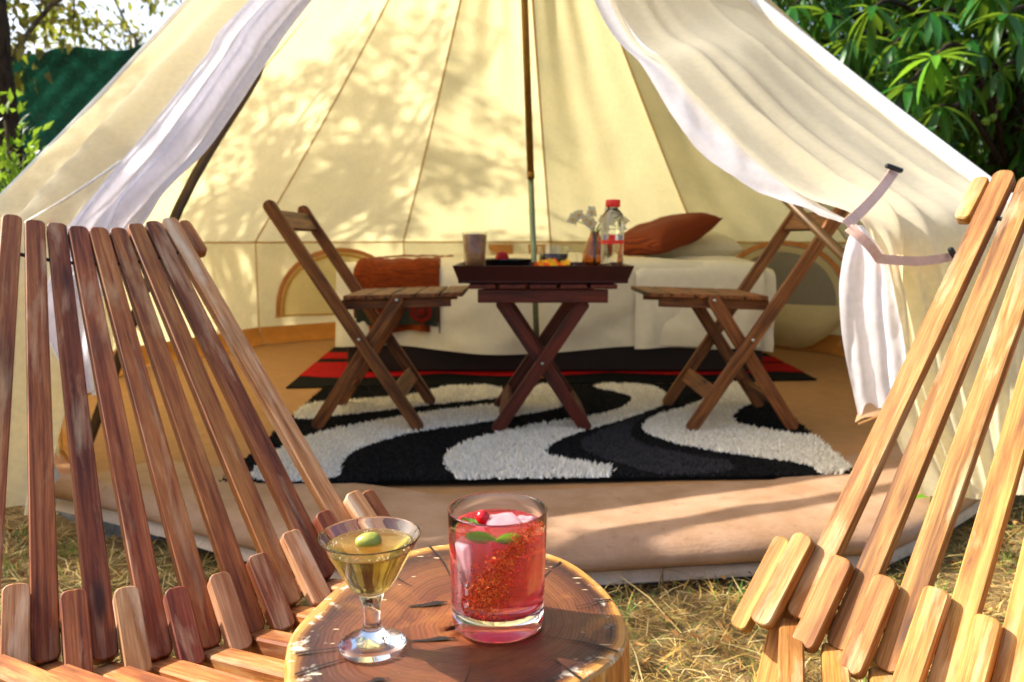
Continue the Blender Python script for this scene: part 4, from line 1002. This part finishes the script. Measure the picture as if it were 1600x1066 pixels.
def tumbler():
    bx, by = -.0116, .601; z0 = SZ+.0022; B = Matrix.Translation((bx, by, z0))
    root = thing('tumbler_glass', 'thick-bottomed tumbler of red cocktail with chilli salt on the stump', 'glass', (bx, by, z0))
    def R(z): return .0372+(.0402-.0372)*(z/.097)
    outer = [(.0004, .0045), (.020, .0042), (.030, .0008), (.0345, .0), (.0366, .0012), (.0373, .004)]+[(R(z), z) for z in (.012, .03, .05, .07, .085, .0955)]
    rim = [(R(.097), .0966), (R(.097)-.0006, .0972), (R(.097)-.0016, .0971), (R(.097)-.0021, .0962)]
    inner = [(R(z)-.0024, z) for z in (.085, .07, .05, .032, .024)]+[(.0335, .0195), (.0305, .0170), (.022, .0150), (.010, .0138), (.0004, .0135)]
    n = 80
    obj('glass_wall', lathe('glass_wall', outer+rim+inner, M['drink_glass'], n, False, False), root, B)
    M['red_drink'] = m_liquid('red_cocktail', (1.0, .26, .34, 1), 42.0, H('ff4a64'), .36, trl=.75)
    lv = .0826
    liq = [(.0004, .0134), (.010, .0137), (.022, .0149), (.0306, .0169), (.0337, .0194)]+[(R(z)-.00235, z) for z in (.024, .032, .05, .07, lv)]
    liq += [(R(lv)-.0027, lv+.0004), (R(lv)-.0045, lv), (.0004, lv-.0002)]
    obj('drink', lathe('drink', liq, M['red_drink'], n, False, False), root, B)
    # ice
    t = NT('ice_cloudy'); v = t.coord(); nz = t.noise(v, 60, 4, .6)
    g = t.n('ShaderNodeBsdfGlass', {'Color': (1, .93, .95, 1), 'IOR': 1.18, 'Roughness': .15, 'Normal': t.bump(nz, .4, .003)}); dd = t.n('ShaderNodeBsdfDiffuse', {'Color': H('f6ccd6')}); tt = t.n('ShaderNodeBsdfTranslucent', {'Color': H('fad6de')})
    ad = t.n('ShaderNodeMixShader', {0: .6, 1: dd.outputs[0], 2: tt.outputs[0]}); M['ice'] = t.done(t.n('ShaderNodeMixShader', {0: .6, 1: g.outputs[0], 2: ad.outputs[0]}))
    def ice(c, s, rot, label):
        k = 7; V = []
        from itertools import product
        nn = 16
        for r_ in range(nn+1):
            ph = PI*r_/nn
            for q in range(32):
                th = 2*PI*q/32; d = Vector((math.sin(ph)*math.cos(th), math.sin(ph)*math.sin(th), math.cos(ph)))
                e = (abs(d.x)**12+abs(d.y)**12+abs(d.z)**12)**(-1/12); V.append(d*e*(1+.03*fbm(d.x*3, d.y*3+d.z, k)))
        o = obj('ice_cube', mesh('ice_cube', V, grid_faces(32, nn+1, True), M['ice'], True), None, B @ Matrix.Translation(c) @ rot @ Matrix.Diagonal((*s, 1)))
        tag(o, label, 'ice cube', 'ice in the red cocktail')
    ice((-.0165, -.0215, .0620), (.0125, .0085, .0190), Matrix.Rotation(.55, 4, 'Z') @ Matrix.Rotation(-.18, 4, 'Y'), 'large pale ice cube against the glass below the mint')
    ice((.004, .004, .0770), (.0135, .0125, .0095), Matrix.Rotation(.4, 4, 'Z') @ Matrix.Rotation(.12, 4, 'X'), 'flat ice cube floating at the surface beside the cherry')
    ice((.022, .012, .0735), (.0075, .0085, .0105), Matrix.Rotation(-.3, 4, 'Z'), 'small ice cube floating at the far side of the drink')
    # cherry
    M['cherry'] = m_plain('cherry_red', 'c8101a', .15, .6, 40, .1, .05)
    o = obj('cherry', lathe('cherry', dense([(.0004, -.0055), (.004, -.0045), (.0062, 0), (.0045, .0042), (.0014, .0052), (.0004, .0048)], 3), M['cherry'], 20, False, False), None, B @ Matrix.Translation((-.0125, .0060, .0870)) @ Matrix.Rotation(.9, 4, 'Y'))
    tag(o, 'small red cherry floating on top of the red cocktail', 'cherry')
    # mint
    M['mint'] = m_leaf('mint_leaf', '2a6422', '4c9434', '74b448', .4, .4)
    def leaf(name, c, dirv, nrm, L, w, label):
        V = []; m4 = frame(Vector(c), dirv, nrm)
        for i in range(9):
            s = i/8; hw = w*math.sin(PI*min(1, s*.96+.04))**.75*(1+.10*(i % 2))
            for k in (-1, -.5, 0, .5, 1): V.append((s*L, k*hw, .0018*abs(k)-.004*s*s+.0006*math.sin(i*3+k*4)))
        o = obj(name, mesh(name, V, grid_faces(5, 9), M['mint'], True), None, B @ m4); tag(o, label, 'mint leaf', 'mint leaves in the red cocktail')
    leaf('mint_leaf', (-.0235, -.0268, .0848), (1, -.36, -.03), (-.3, -.9, .30), .025, .0042, 'broad mint leaf pressed against the front of the tumbler')
    leaf('mint_leaf', (-.001, -.0350, .0842), (1, .14, .06), (.05, -1, .25), .021, .0040, 'long dark mint leaf half hidden by the chilli salt')
    leaf('mint_leaf', (-.0335, -.0120, .0870), (.1, -.25, -1), (-.85, -.5, .1), .018, .0045, 'mint leaf hanging at the edge of the tumbler')
    leaf('mint_leaf', (-.030, .008, .0838), (1, -.35, .10), (0, .2, 1), .017, .0035, 'thin mint leaf floating beside the cherry')
    # rosemary-like sprig on the surface
    V, F = [], []
    for k in range(16):
        p = Vector((-.028+.0012*k, .001+.0006*k, .0838)); a = 1.2*(1 if k % 2 else -1)+.3; e = p+Vector((math.cos(a), math.sin(a), .15))*.006; s = Vector((0, 0, .0005)); o = len(V); w = Vector((.0006, 0, 0))
        V += [p-w, p+w, e, p+s]; F += [(o, o+1, o+2), (o, o+2, o+3), (o+1, o+3, o+2)]
    tag(obj('herb_sprig', mesh('herb_sprig', V, F, M['mint'])), 'tiny needle-leaved herb sprig floating by the cherry', 'herb').matrix_basis = B
    # chilli salt crusted on the outside of the glass, in a diagonal swipe
    t = NT('chilli_salt'); geo = t.n('ShaderNodeNewGeometry'); c = t.ramp(geo.outputs['Random Per Island'], [(0, H('98200c')), (.35, H('d8400e')), (.75, H('f06c18')), (1, H('ffa04a'))]); M['chilli'] = t.done(t.bsdf(c, .6, None, .4))
    V = []; F = []; cnt = 0
    while cnt < 5600:
        if random.random() < .62:
            xx = -.007+random.gauss(0, .0085); zz = .0430+random.gauss(0, .0100)+.35*(xx+.008)
        else:
            q = random.random()**.8; xx = .000+.029*q+random.gauss(0, .0042); zz = .060+.034*q+random.gauss(0, .0055)
        if not (.0175 < zz < .0935) or abs(xx) > R(zz)*.93: continue
        den = .5+.5*math.sin(xx*900+2*math.sin(zz*500))*math.sin(zz*820-xx*300)
        if random.random() > .25+.75*den: continue
        a = -math.acos(xx/R(zz))
        rr = R(zz)+.0003; s_ = random.uniform(.0003, .0008)*(1.0 if random.random() < .9 else 1.7)
        if random.random() < .04: s_ *= 1.6
        c = Vector((rr*math.cos(a), rr*math.sin(a), zz)); o = len(V)
        rot = [Vector((random.gauss(0, 1), random.gauss(0, 1), random.gauss(0, 1))).normalized() for _ in range(4)]
        V += [c+r_*s_*1.25 for r_ in rot]; F += [(o, o+1, o+2), (o, o+2, o+3), (o, o+3, o+1), (o+1, o+3, o+2)]; cnt += 1
    tag(obj('chilli_salt', mesh('chilli_salt', V, F, M['chilli']), root, B), kind='stuff')
tumbler()
# ------------------------------------------------------------------ dry grass
def m_straw():
    t = NT('dry_straw'); geo = t.n('ShaderNodeNewGeometry')
    c = t.ramp(geo.outputs['Random Per Island'], [(0, H('6a4c26')), (.3, H('a8843e')), (.6, H('d6b468')), (.84, H('e8d296')), (.90, H('7a8a34')), (1, H('4c7a22'))])
    p = t.bsdf(c, .7, None, .25); tr = t.n('ShaderNodeBsdfTranslucent', {'Color': c}); return t.done(t.n('ShaderNodeMixShader', {0: .25, 1: p.outputs[0], 2: tr.outputs[0]}))
def blades(name, n, xr, yr, L0, w0, flat, mat, keep=None, label=None, cat=None, seed=1, clump=0):
    r = np.random.default_rng(seed)
    x = r.uniform(*xr, n); y = r.uniform(*yr, n)
    if clump:
        cx, cyy = r.uniform(*xr, clump), r.uniform(*yr, clump); k = r.integers(0, clump, n); x = cx[k]+r.normal(0, .018, n); y = cyy[k]+r.normal(0, .018, n)
    ok = np.ones(n, bool) if keep is None else keep(x, y); x, y = x[ok], y[ok]; n = len(x)
    L = L0*(.4+1.0*r.random(n)); a = r.random(n)*6.283; el = flat[0]+(flat[1]-flat[0])*r.random(n)
    d = np.stack([np.cos(a)*np.cos(el), np.sin(a)*np.cos(el), np.sin(el)], 1); s = np.stack([-np.sin(a), np.cos(a), 0*a], 1)
    base = np.stack([x, y, np.full(n, GZ-.004)+.018*r.random(n)*(1 if not clump else 0)], 1); w = (w0*(.6+.8*r.random(n)))[:, None]
    bend = r.normal(0, .25, n)[:, None]*s+np.stack([0*x, 0*x, -.35*r.random(n)], 1)
    P0 = base; P1 = base+d*(L*.5)[:, None]+bend*(L*.12)[:, None]; P2 = base+d*L[:, None]+bend*(L*.5)[:, None]
    P1[:, 2] = np.maximum(P1[:, 2], GZ+.001); P2[:, 2] = np.maximum(P2[:, 2], GZ+.001)
    up = np.array([0, 0, 1.0])*w*.35
    V = np.stack([P0-s*w/2, P0+s*w/2, P1-s*w/2+up, P1+s*w/2+up, P2], 1).reshape(-1, 3)
    i = np.arange(n)[:, None]*5; F = np.concatenate([i+np.array([0, 1, 3]), i+np.array([0, 3, 2]), i+np.array([2, 3, 4])])
    o = obj(name, mesh_np(name, V, F, mat)); tag(o, label, cat, kind='stuff'); return o
M['straw_grass'] = m_straw()
def outside(x, y):
    dx, dy = x-TC.x, y-TC.y; ang = np.degrees(np.arctan2(dx, dy)); d = ((ang-7) % 30)-15; pr = TR*math.cos(math.radians(15))/np.cos(np.radians(d)); return np.hypot(dx, dy) > pr+.015
M['green_blade'] = m_leaf('green_blade', '3a5a1c', '5c8a2c', '86a83c', .6, .3)
blades('dry_grass', 46000, (-1.9, 2.0), (.35, 2.3), .050, .0016, (-.05, .55), M['straw_grass'], outside, 'matted dry straw grass covering the ground before the tent', 'grass', 1)
blades('dry_stalks', 900, (-1.5, 1.6), (.5, 2.0), .15, .0020, (.05, .5), M['straw_grass'], outside, 'longer dry grass stalks lying over the straw', 'grass', 2)
blades('green_grass', 2600, (-1.6, 1.8), (.6, 2.2), .05, .0026, (.35, 1.3), M['green_blade'], outside, 'sparse green grass sprouting through the straw', 'grass', 3, 150)
def litter():
    r = np.random.default_rng(5); n = 1500; x, y = r.uniform(-1.6, 1.8, n), r.uniform(.6, 2.2, n); k = outside(x, y); x, y = x[k], y[k]; n = len(x)
    V = []
    for q in range(4): V.append(np.stack([x+r.normal(0, .007, n), y+r.normal(0, .007, n), GZ+.004+.02*r.random(n)], 1))
    V = np.stack(V, 1).reshape(-1, 3); i = np.arange(n)[:, None]*4; F = np.concatenate([i+np.array([0, 1, 2]), i+np.array([0, 2, 3])])
    tag(obj('leaf_litter', mesh_np('leaf_litter', V, F, m_pile('dead_leaf', '6a3a1a', 'c89a5c'))), 'small dead leaf crumbs scattered in the straw', 'leaf litter', kind='stuff')
litter()
# ------------------------------------------------------------------ vegetation
def m_bark(name, a, b):
    t = NT(name); v = t.coord((14, 14, 3)); n = t.noise(v, 3, 6, .65, .6); c = t.ramp(n, [(.35, H(a)), (.65, H(b))]); return t.done(t.bsdf(c, .9, t.bump(n, .9, .02), .15))
M['bark_dark'] = m_bark('bark_dark', '1e1712', '4a3c30'); M['bark_grey'] = m_bark('bark_grey', '3a322a', '7a6c5c')
M['mango_leaf'] = m_leaf('mango_leaf', '0e3a12', '22601e', '48902a', .38, .35)
M['mango_young'] = m_leaf('mango_young', '3c8420', '6aa82c', '9cc83c', .35, .45)
M['shade_leaf'] = m_leaf('shade_leaf', '1c3a16', '34561e', '5a7a2c', .5, .3)
M['dry_leaf'] = m_leaf('dry_leaf', '5a4a20', '8a7438', 'b49a5c', .6, .45)
M['bush_leaf'] = m_leaf('bush_leaf', '2c5a18', '5a8c26', '9cbc44', .45, .4)
def leaf_cloud(C, dirs, L, w, r, droop=.3):
    """pointed folded leaves: arrays of base points and directions"""
    n = len(C); D = dirs/np.linalg.norm(dirs, axis=1)[:, None]; D[:, 2] -= droop; D /= np.linalg.norm(D, axis=1)[:, None]
    up = r.normal(0, .5, (n, 3))+np.array([0, 0, 1]); S = np.cross(D, up); S /= np.linalg.norm(S, axis=1)[:, None]; N = np.cross(S, D)
    LL = (L*(.6+.7*r.random(n)))[:, None]; ww = (w*(.7+.5*r.random(n)))[:, None]
    P1 = C+D*LL*.4+N*LL*.04; P2 = C+D*LL-N*LL*.16
    V = np.stack([C, P1+S*ww*.5+N*ww*.18, P1, P1-S*ww*.5+N*ww*.18, P2], 1).reshape(-1, 3)
    i = np.arange(n)[:, None]*5; F = np.concatenate([i+np.array(k) for k in ((0, 2, 1), (0, 3, 2), (1, 2, 4), (2, 3, 4))]); return V, F
def branches(base, tips, r0, r, seed, kink=.12):
    """trunk from base, limbs that split towards the tips; returns tube geometry and limb lines"""
    rr = random.Random(seed); parts = []; lines = []
    for k, tp in enumerate(tips):
        a = Vector(base[min(k % len(base), len(base)-1)]); b = Vector(tp); L = (b-a).length
        mids = [a.lerp(b, s)+Vector((rr.gauss(0, kink), rr.gauss(0, kink), rr.gauss(0, kink*.6)+.12*L*math.sin(PI*s)))*L*.35 for s in (.33, .66)]
        ln = spline([a]+mids+[b], 12); lines.append(ln); parts.append(tube_geo(ln, [r*(1-.8*i/11) for i in range(12)], 6))
    return parts, lines
def tree(name, base, hgt, top_off, tips, n_leaf, L, w, leafm, barkm, label, seed, r0=.09, cl=.28, nclus=9, droop=.35, group=None, cat='tree', twig=True):
    r = np.random.default_rng(seed); rr = random.Random(seed); base = Vector(base); top = base+Vector((top_off[0], top_off[1], hgt))
    root = thing(name, label, cat, base, group)
    trunk = spline([base, base.lerp(top, .4)+Vector((rr.gauss(0, .06), rr.gauss(0, .06), 0)), top], 14)
    parts = [tube_geo(trunk, [r0*(1.15-.5*i/13) for i in range(14)], 10)]
    bp, lines = branches([trunk[9], trunk[11], trunk[13]], tips, r0, r0*.38, seed); parts += bp
    C, D = [], []
    for ln in lines:
        for c in range(nclus):
            k = min(11, 4+int(rr.random()**.7*8)); p = ln[k]; q = p+Vector((rr.gauss(0, cl), rr.gauss(0, cl), rr.gauss(0, cl*.7)))
            if twig: parts.append(tube_geo([p, p.lerp(q, .5)+Vector((0, 0, .04)), q], [.012, .008, .003], 4, False))
            m = max(4, int(n_leaf/len(lines)/nclus)); s = r.random(m)[:, None]
            pts = np.array(p)*(1-s)*.55+np.array(q)*(1-(1-s)*.55); pts += r.normal(0, cl*.22, (m, 3))
            dd = pts-np.array(p.lerp(q, .3)); dd += r.normal(0, .12, (m, 3)); C.append(pts); D.append(dd)
    V, F = join_geo(parts); obj('trunk', mesh('trunk', V, F, M[barkm], True), root)
    V, F = leaf_cloud(np.concatenate(C), np.concatenate(D), L, w, r, droop)
    tag(obj('crown', mesh_np('crown', V, F, M[leafm]), root), kind='stuff'); return root
# tree beside the tent: its shadow falls on the roof
tree('shade_tree', (-7.2, 6.6, GZ), 3.6, (1.2, -.5), [(-4.6, 5.4, 4.7), (-4.9, 5.6, 5.3), (-4.6, 5.9, 4.7), (-5.1, 5.4, 4.2), (-4.9, 6.1, 5.1), (-5.5, 5.6, 5.5), (-5.2, 5.1, 4.7), (-4.9, 6.1, 4.4), (-4.4, 5.4, 5.5), (-5.6, 5.4, 4.6), (-4.7, 5.0, 5.1), (-5.3, 4.9, 4.2), (-5.0, 4.7, 4.7), (-5.3, 5.2, 4.9)], 5200, .095, .040, 'shade_leaf', 'bark_dark', 'tall leafy tree out to the side that throws its shadow on the roof', 21, .14, .23, 12)
# tree that shades the reddish chair
tree('side_tree', (-5.2, 2.9, GZ), 1.7, (.6, -.2), [(-3.4, 2.1, 2.45), (-3.3, 2.4, 2.75), (-3.4, 2.6, 2.9), (-3.3, 2.25, 2.9), (-3.6, 2.5, 2.4), (-3.5, 2.0, 2.75), (-3.7, 2.7, 2.7), (-3.4, 3.1, 3.0)], 1500, .13, .06, 'shade_leaf', 'bark_dark', 'broad tree out to the side that shades the reddish stick chair', 22, .11, .18, 8)
# pale dry trees beyond the fence, upper left of the tent
for k, (x, y, s) in enumerate(((-5.4, 7.2, 1), (-4.6, 11.0, 2))):
    tips = [(x+dx, y+dy, z) for dx, dy, z in ((-1.6, 0, 3.6), (-.8, -.3, 2.9), (0, .2, 4.2), (.9, -.2, 3.3), (1.7, .2, 3.9), (.4, -.5, 2.6), (-1.2, .3, 4.6), (1.2, 0, 4.8), (-2.2, 0, 2.9), (2.3, -.2, 3.0))]
    tree('dry_tree', (x, y, GZ), 2.4, (.2, 0), tips, 3600, .12, .06, 'dry_leaf', 'bark_grey', ['sparse dry-leaved tree behind the dark trunk and green netting', 'sparse dry-leaved tree against the sky beside the tent roof'][k], 31+k, .10, .42, 10)
tree('green_tree', (-8.0, 8.6, GZ), 2.2, (.2, 0), [(-7.6, 8.4, 3.2), (-6.9, 8.6, 3.7), (-6.3, 8.3, 3.0), (-8.4, 8.6, 3.5), (-7.2, 8.2, 2.7)], 1300, .10, .05, 'bush_leaf', 'bark_grey', 'small yellow-green tree over the dark trunk', 35, .08, .35, 10)
o = thing('bare_trunk', 'thick dark tree trunk standing before the green netting fence', 'tree', (-3.55, 5.6, GZ))
obj('trunk', tube('trunk', spline([(-3.60, 5.6, GZ-.05), (-3.57, 5.6, .8), (-3.62, 5.62, 1.7), (-3.60, 5.6, 2.30)], 16), [.135-.0022*i+.006*math.sin(i*2.1) for i in range(16)], M['bark_dark'], 12), o)
obj('cut_top', lathe('cut_top', [(.10, 0), (.08, .018), (.001, .022)], M['bark_dark'], 12), o, Matrix.Translation((-3.60, 5.6, 2.29)))
# bush beside the tent
def bush(name, base, tips, n, label, leafm, L, w, seed, cl=.10):
    r = np.random.default_rng(seed); rr = random.Random(seed); root = thing(name, label, 'bush', base); parts = []; C = []; D = []
    for tp in tips:
        ln = spline([base, Vector(base).lerp(Vector(tp), .5)+Vector((rr.gauss(0, .05), rr.gauss(0, .05), .1)), tp], 10); parts.append(tube_geo(ln, [.012*(1-.07*i) for i in range(10)], 5))
        for k in range(4, 10):
            m = max(3, int(n/len(tips)/6)); c = np.array(ln[k])+r.normal(0, cl, (m, 3)); C.append(c); D.append(c-np.array(ln[k-2])+r.normal(0, .03, (m, 3)))
    V, F = join_geo(parts); obj('stem', mesh('stem', V, F, M['bark_grey'], True), root)
    V, F = leaf_cloud(np.concatenate(C), np.concatenate(D), L, w, r, .15); tag(obj('foliage', mesh_np('foliage', V, F, M[leafm]), root), kind='stuff')
bush('leafy_bush', (-2.75, 3.9, GZ), [(-2.62, 3.8, 1.34), (-2.42, 3.8, 1.2), (-2.7, 3.9, 1.1), (-2.30, 3.85, 1.0), (-2.85, 3.8, .9), (-2.55, 3.7, .85), (-2.75, 3.7, 1.25)], 900, 'bright green leafy bush beside the tent roof and dark trunk', 'bush_leaf', .065, .032, 41, .07)
bush('garden_shrub', (-3.1, 4.6, GZ), [(-3.2, 4.5, .9), (-2.9, 4.5, .8), (-3.0, 4.6, 1.05), (-3.4, 4.6, .8)], 700, 'low dark shrub at the foot of the netting fence', 'shade_leaf', .07, .035, 42, .10)
def sprout():
    b = Vector((1.005, 1.80, GZ)); root = thing('young_plant', 'small glossy green sapling at the corner of the tent pad', 'plant', b)
    for k, (dx, t) in enumerate(((0, .24), (.025, .17))): obj('stem', tube('stem', spline([b+Vector((dx, 0, 0)), b+Vector((dx+.008, 0, t*.5)), b+Vector((dx-.004, .01, t))], 8), .0045, M['bark_grey'], 6), root)
    for k in range(8):
        a = k*2.4; c = b+Vector((.005, 0, .07+.012*k)); D = np.array([[math.cos(a), math.sin(a), .35]]); V, F = leaf_cloud(np.array([c]), D, .075, .03, np.random.default_rng(k), .1); obj('leaf', mesh_np('leaf', V, F, M['mango_young']), root)
sprout()
# mango tree on the right: crown with hanging rosettes of long leaves
def mango():
    r = np.random.default_rng(51); rr = random.Random(51); base = Vector((3.35, 5.3, GZ))
    root = thing('mango_tree', 'mango tree with drooping long green leaves over the tent shoulder', 'tree', base)
    t1 = spline([base, base+Vector((-.02, 0, .8)), base+Vector((-.06, -.05, 1.5)), base+Vector((.02, -.1, 2.6))], 16); t2 = spline([base+Vector((-.08, 0, 0)), base+Vector((-.22, -.05, .5)), base+Vector((-.16, -.05, 1.1)), base+Vector((-.06, 0, 1.7))], 12)
    parts = [tube_geo(t1, [.075-.002*i for i in range(16)], 10), tube_geo(t2, [.05-.001*i for i in range(12)], 8)]
    C, D = [], []
    def rosette_pts(c, n, L, out, spread=.9):
        for k in range(n):
            a = rr.uniform(0, 6.28); d = Vector((math.cos(a)*spread, math.sin(a)*spread, rr.uniform(-.9, .35)))
            out.append((c+d*.015, d))
    big = []
    # clusters that read one by one in the picture: pixel, distance, leaf count, young?
    near = [(1458, 90, 3.55, 15, 1), (1455, 18, 3.9, 14, 0), (1362, 12, 3.8, 14, 0), (1572, 22, 3.7, 16, 0), (1330, 60, 4.0, 12, 0), (1420, 130, 3.7, 14, 0), (1500, 120, 3.9, 14, 0), (1290, 20, 4.1, 12, 0), (1520, 60, 4.0, 14, 0), (1395, 70, 4.1, 13, 0), (1560, 110, 4.2, 10, 0), (1470, 165, 3.8, 12, 0), (1240, 8, 4.2, 12, 0), (1350, 120, 4.3, 12, 0), (1600, 60, 4.0, 13, 0), (1420, 40, 4.3, 12, 0), (1545, -15, 3.8, 13, 0), (1495, -20, 4.0, 13, 0), (1270, 60, 4.4, 12, 0), (1445, 195, 4.1, 10, 0)]
    meshes = {}
    for yv, mt in ((0, 'mango_leaf'), (1, 'mango_young')):
        for v in range(4):
            L, w = (.20, .042) if not yv else (.17, .040); V = []
            for i in range(6):
                s = i/5; hw = w*.5*max(.03, math.sin(PI*min(1, .06+.92*s))**.8)
                z = -.045*(1+.5*v)*s*s*(1 if v != 3 else .2)
                for k, kk in ((-1, .22), (0, 0), (1, .22)): V.append((s*L, k*hw, z+kk*hw+.003*math.sin(5*s+v*2)*abs(k)))
            meshes[(yv, v)] = mesh('leaf', V, grid_faces(3, 6), M[mt], True)
    limb0 = t1[13]
    for px, py, Y, n, yv in near:
        c = at(px, py, Y); ln = spline([t1[8+rr.randrange(7)], c+Vector((.45, .55, .15)), c], 10); parts.append(tube_geo(ln, [.022-.0017*i for i in range(10)], 5))
        for k in range(n):
            a = 6.283*k/n+rr.uniform(-.3, .3); d = Vector((math.cos(a), math.sin(a), rr.uniform(-1.5, .15))).normalized(); s = rr.uniform(.75, 1.1)
            up = Vector((0, 0, 1)) if abs(d.z) < .9 else Vector((math.cos(a), math.sin(a), .3))
            obj('leaf', meshes[(yv if k % 4 else 0, rr.randrange(4))], root, frame(c+d*.012, d, up) @ Matrix.Scale(s, 4))
    # body of the crown behind
    N = 30000
    P = np.stack([r.uniform(.9, 5.2, N), r.uniform(4.4, 7.0, N), np.zeros(N)], 1); low = 1.25+.30*np.sin(P[:, 0]*2.7)+.2*np.sin(P[:, 1]*3.1) - .25*np.clip((P[:, 0]-1.5)/2, -1, 1); P[:, 2] = low + (4.6-low)*r.random(N)**1.35
    cl = np.sin(P[:, 0]*6.1)*np.sin(P[:, 1]*5.3)*np.sin(P[:, 2]*6.7); P = P[cl > -.25]; n = len(P)
    V, F = leaf_cloud(P, r.normal(0, 1, (n, 3))*np.array([1, 1, .5]), .20, .045, r, .9)
    tag(obj('crown', mesh_np('crown', V, F, M['mango_leaf']), root), kind='stuff')
    V, F = join_geo(parts); obj('trunk', mesh('trunk', V, F, M['bark_dark'], True), root)
    # hanging twig with three small green fruit
    a, b = at(1548, 120, 4.3), at(1553, 190, 4.3); obj('twig', tube('twig', spline([a, a.lerp(b, .5)+Vector((.03, 0, 0)), b], 8), .004, M['bark_grey'], 5), root)
    for px, py in ((1540, 190), (1551, 184), (1562, 166)): obj('fruit', lathe('fruit', dense([(.0005, -.022), (.015, -.012), (.02, .004), (.012, .018), (.0005, .022)], 2), m_plain('green_fruit', '6a8a24', .4), 12, False, False), root, Matrix.Translation(at(px, py, 4.3)))
mango()
# ------------------------------------------------------------------ netting fences
def m_net():
    t = NT('shade_net'); v = t.coord(); n = t.noise(v, 40, 4, .6); n2 = t.noise(v, 2, 3, .5)
    c = t.ramp(t.math('MULTIPLY', t.math('ADD', n, n2), .5), [(.35, H('07261c')), (.62, H('1e5e49'))])
    p = t.bsdf(c, .6, t.bump(n, .4, .01), .3); tr = t.n('ShaderNodeBsdfTranslucent', {'Color': c}); return t.done(t.n('ShaderNodeMixShader', {0: .25, 1: p.outputs[0], 2: tr.outputs[0]}))
M['net'] = m_net(); M['post'] = m_plain('fence_post', '5a5c58', .6, .4, 20, .2, .1, Metallic=.5)
def net_fence(x0, y0, x1, y1, h, label, seed, posts):
    a, b = Vector((x0, y0, GZ)), Vector((x1, y1, GZ)); L = (b-a).length; root = thing('net_fence', label, 'fence', a.lerp(b, .5)); nx, nz = int(L/.04), int(h/.04); V = []; d = (b-a).normalized(); n = Vector((-d.y, d.x, 0)); n = n if n.y < 0 else -n
    for j in range(nz+1):
        for i in range(nx+1):
            s, z = i/nx*L, j/nz*h; zz = z-(.06*abs(math.sin(s*1.3+seed))+.05*math.sin(s*3.1+seed)+.03*math.sin(s*7.7))*(j/nz)**5
            q = (abs(math.sin((s+z)*PI/.26))*abs(math.sin((s-z)*PI/.26)))**.6*1.6; V.append(a+d*s+Vector((0, 0, zz))+n*(.028*q+.03*math.sin(s*2.1+z*1.7+seed)))
    obj('netting', mesh('netting', V, grid_faces(nx+1, nz+1), M['net'], True), root)
    for s in posts:
        p = a.lerp(b, s)-n*.05; obj('post', tube('post', [p+Vector((0, 0, -.1)), p+Vector((0, 0, h+.08))], .03, M['post'], 8), root)
net_fence(-9.0, 7.6, -1.0, 8.1, 2.62, 'dark green netting fence behind the bush and bare trunk', 1, (.1, .38, .66, .95))
net_fence(-1.0, 8.2, 9.5, 7.2, 2.55, 'dark green netting fence behind the mango tree', 2, (.05, .3, .6, .9))
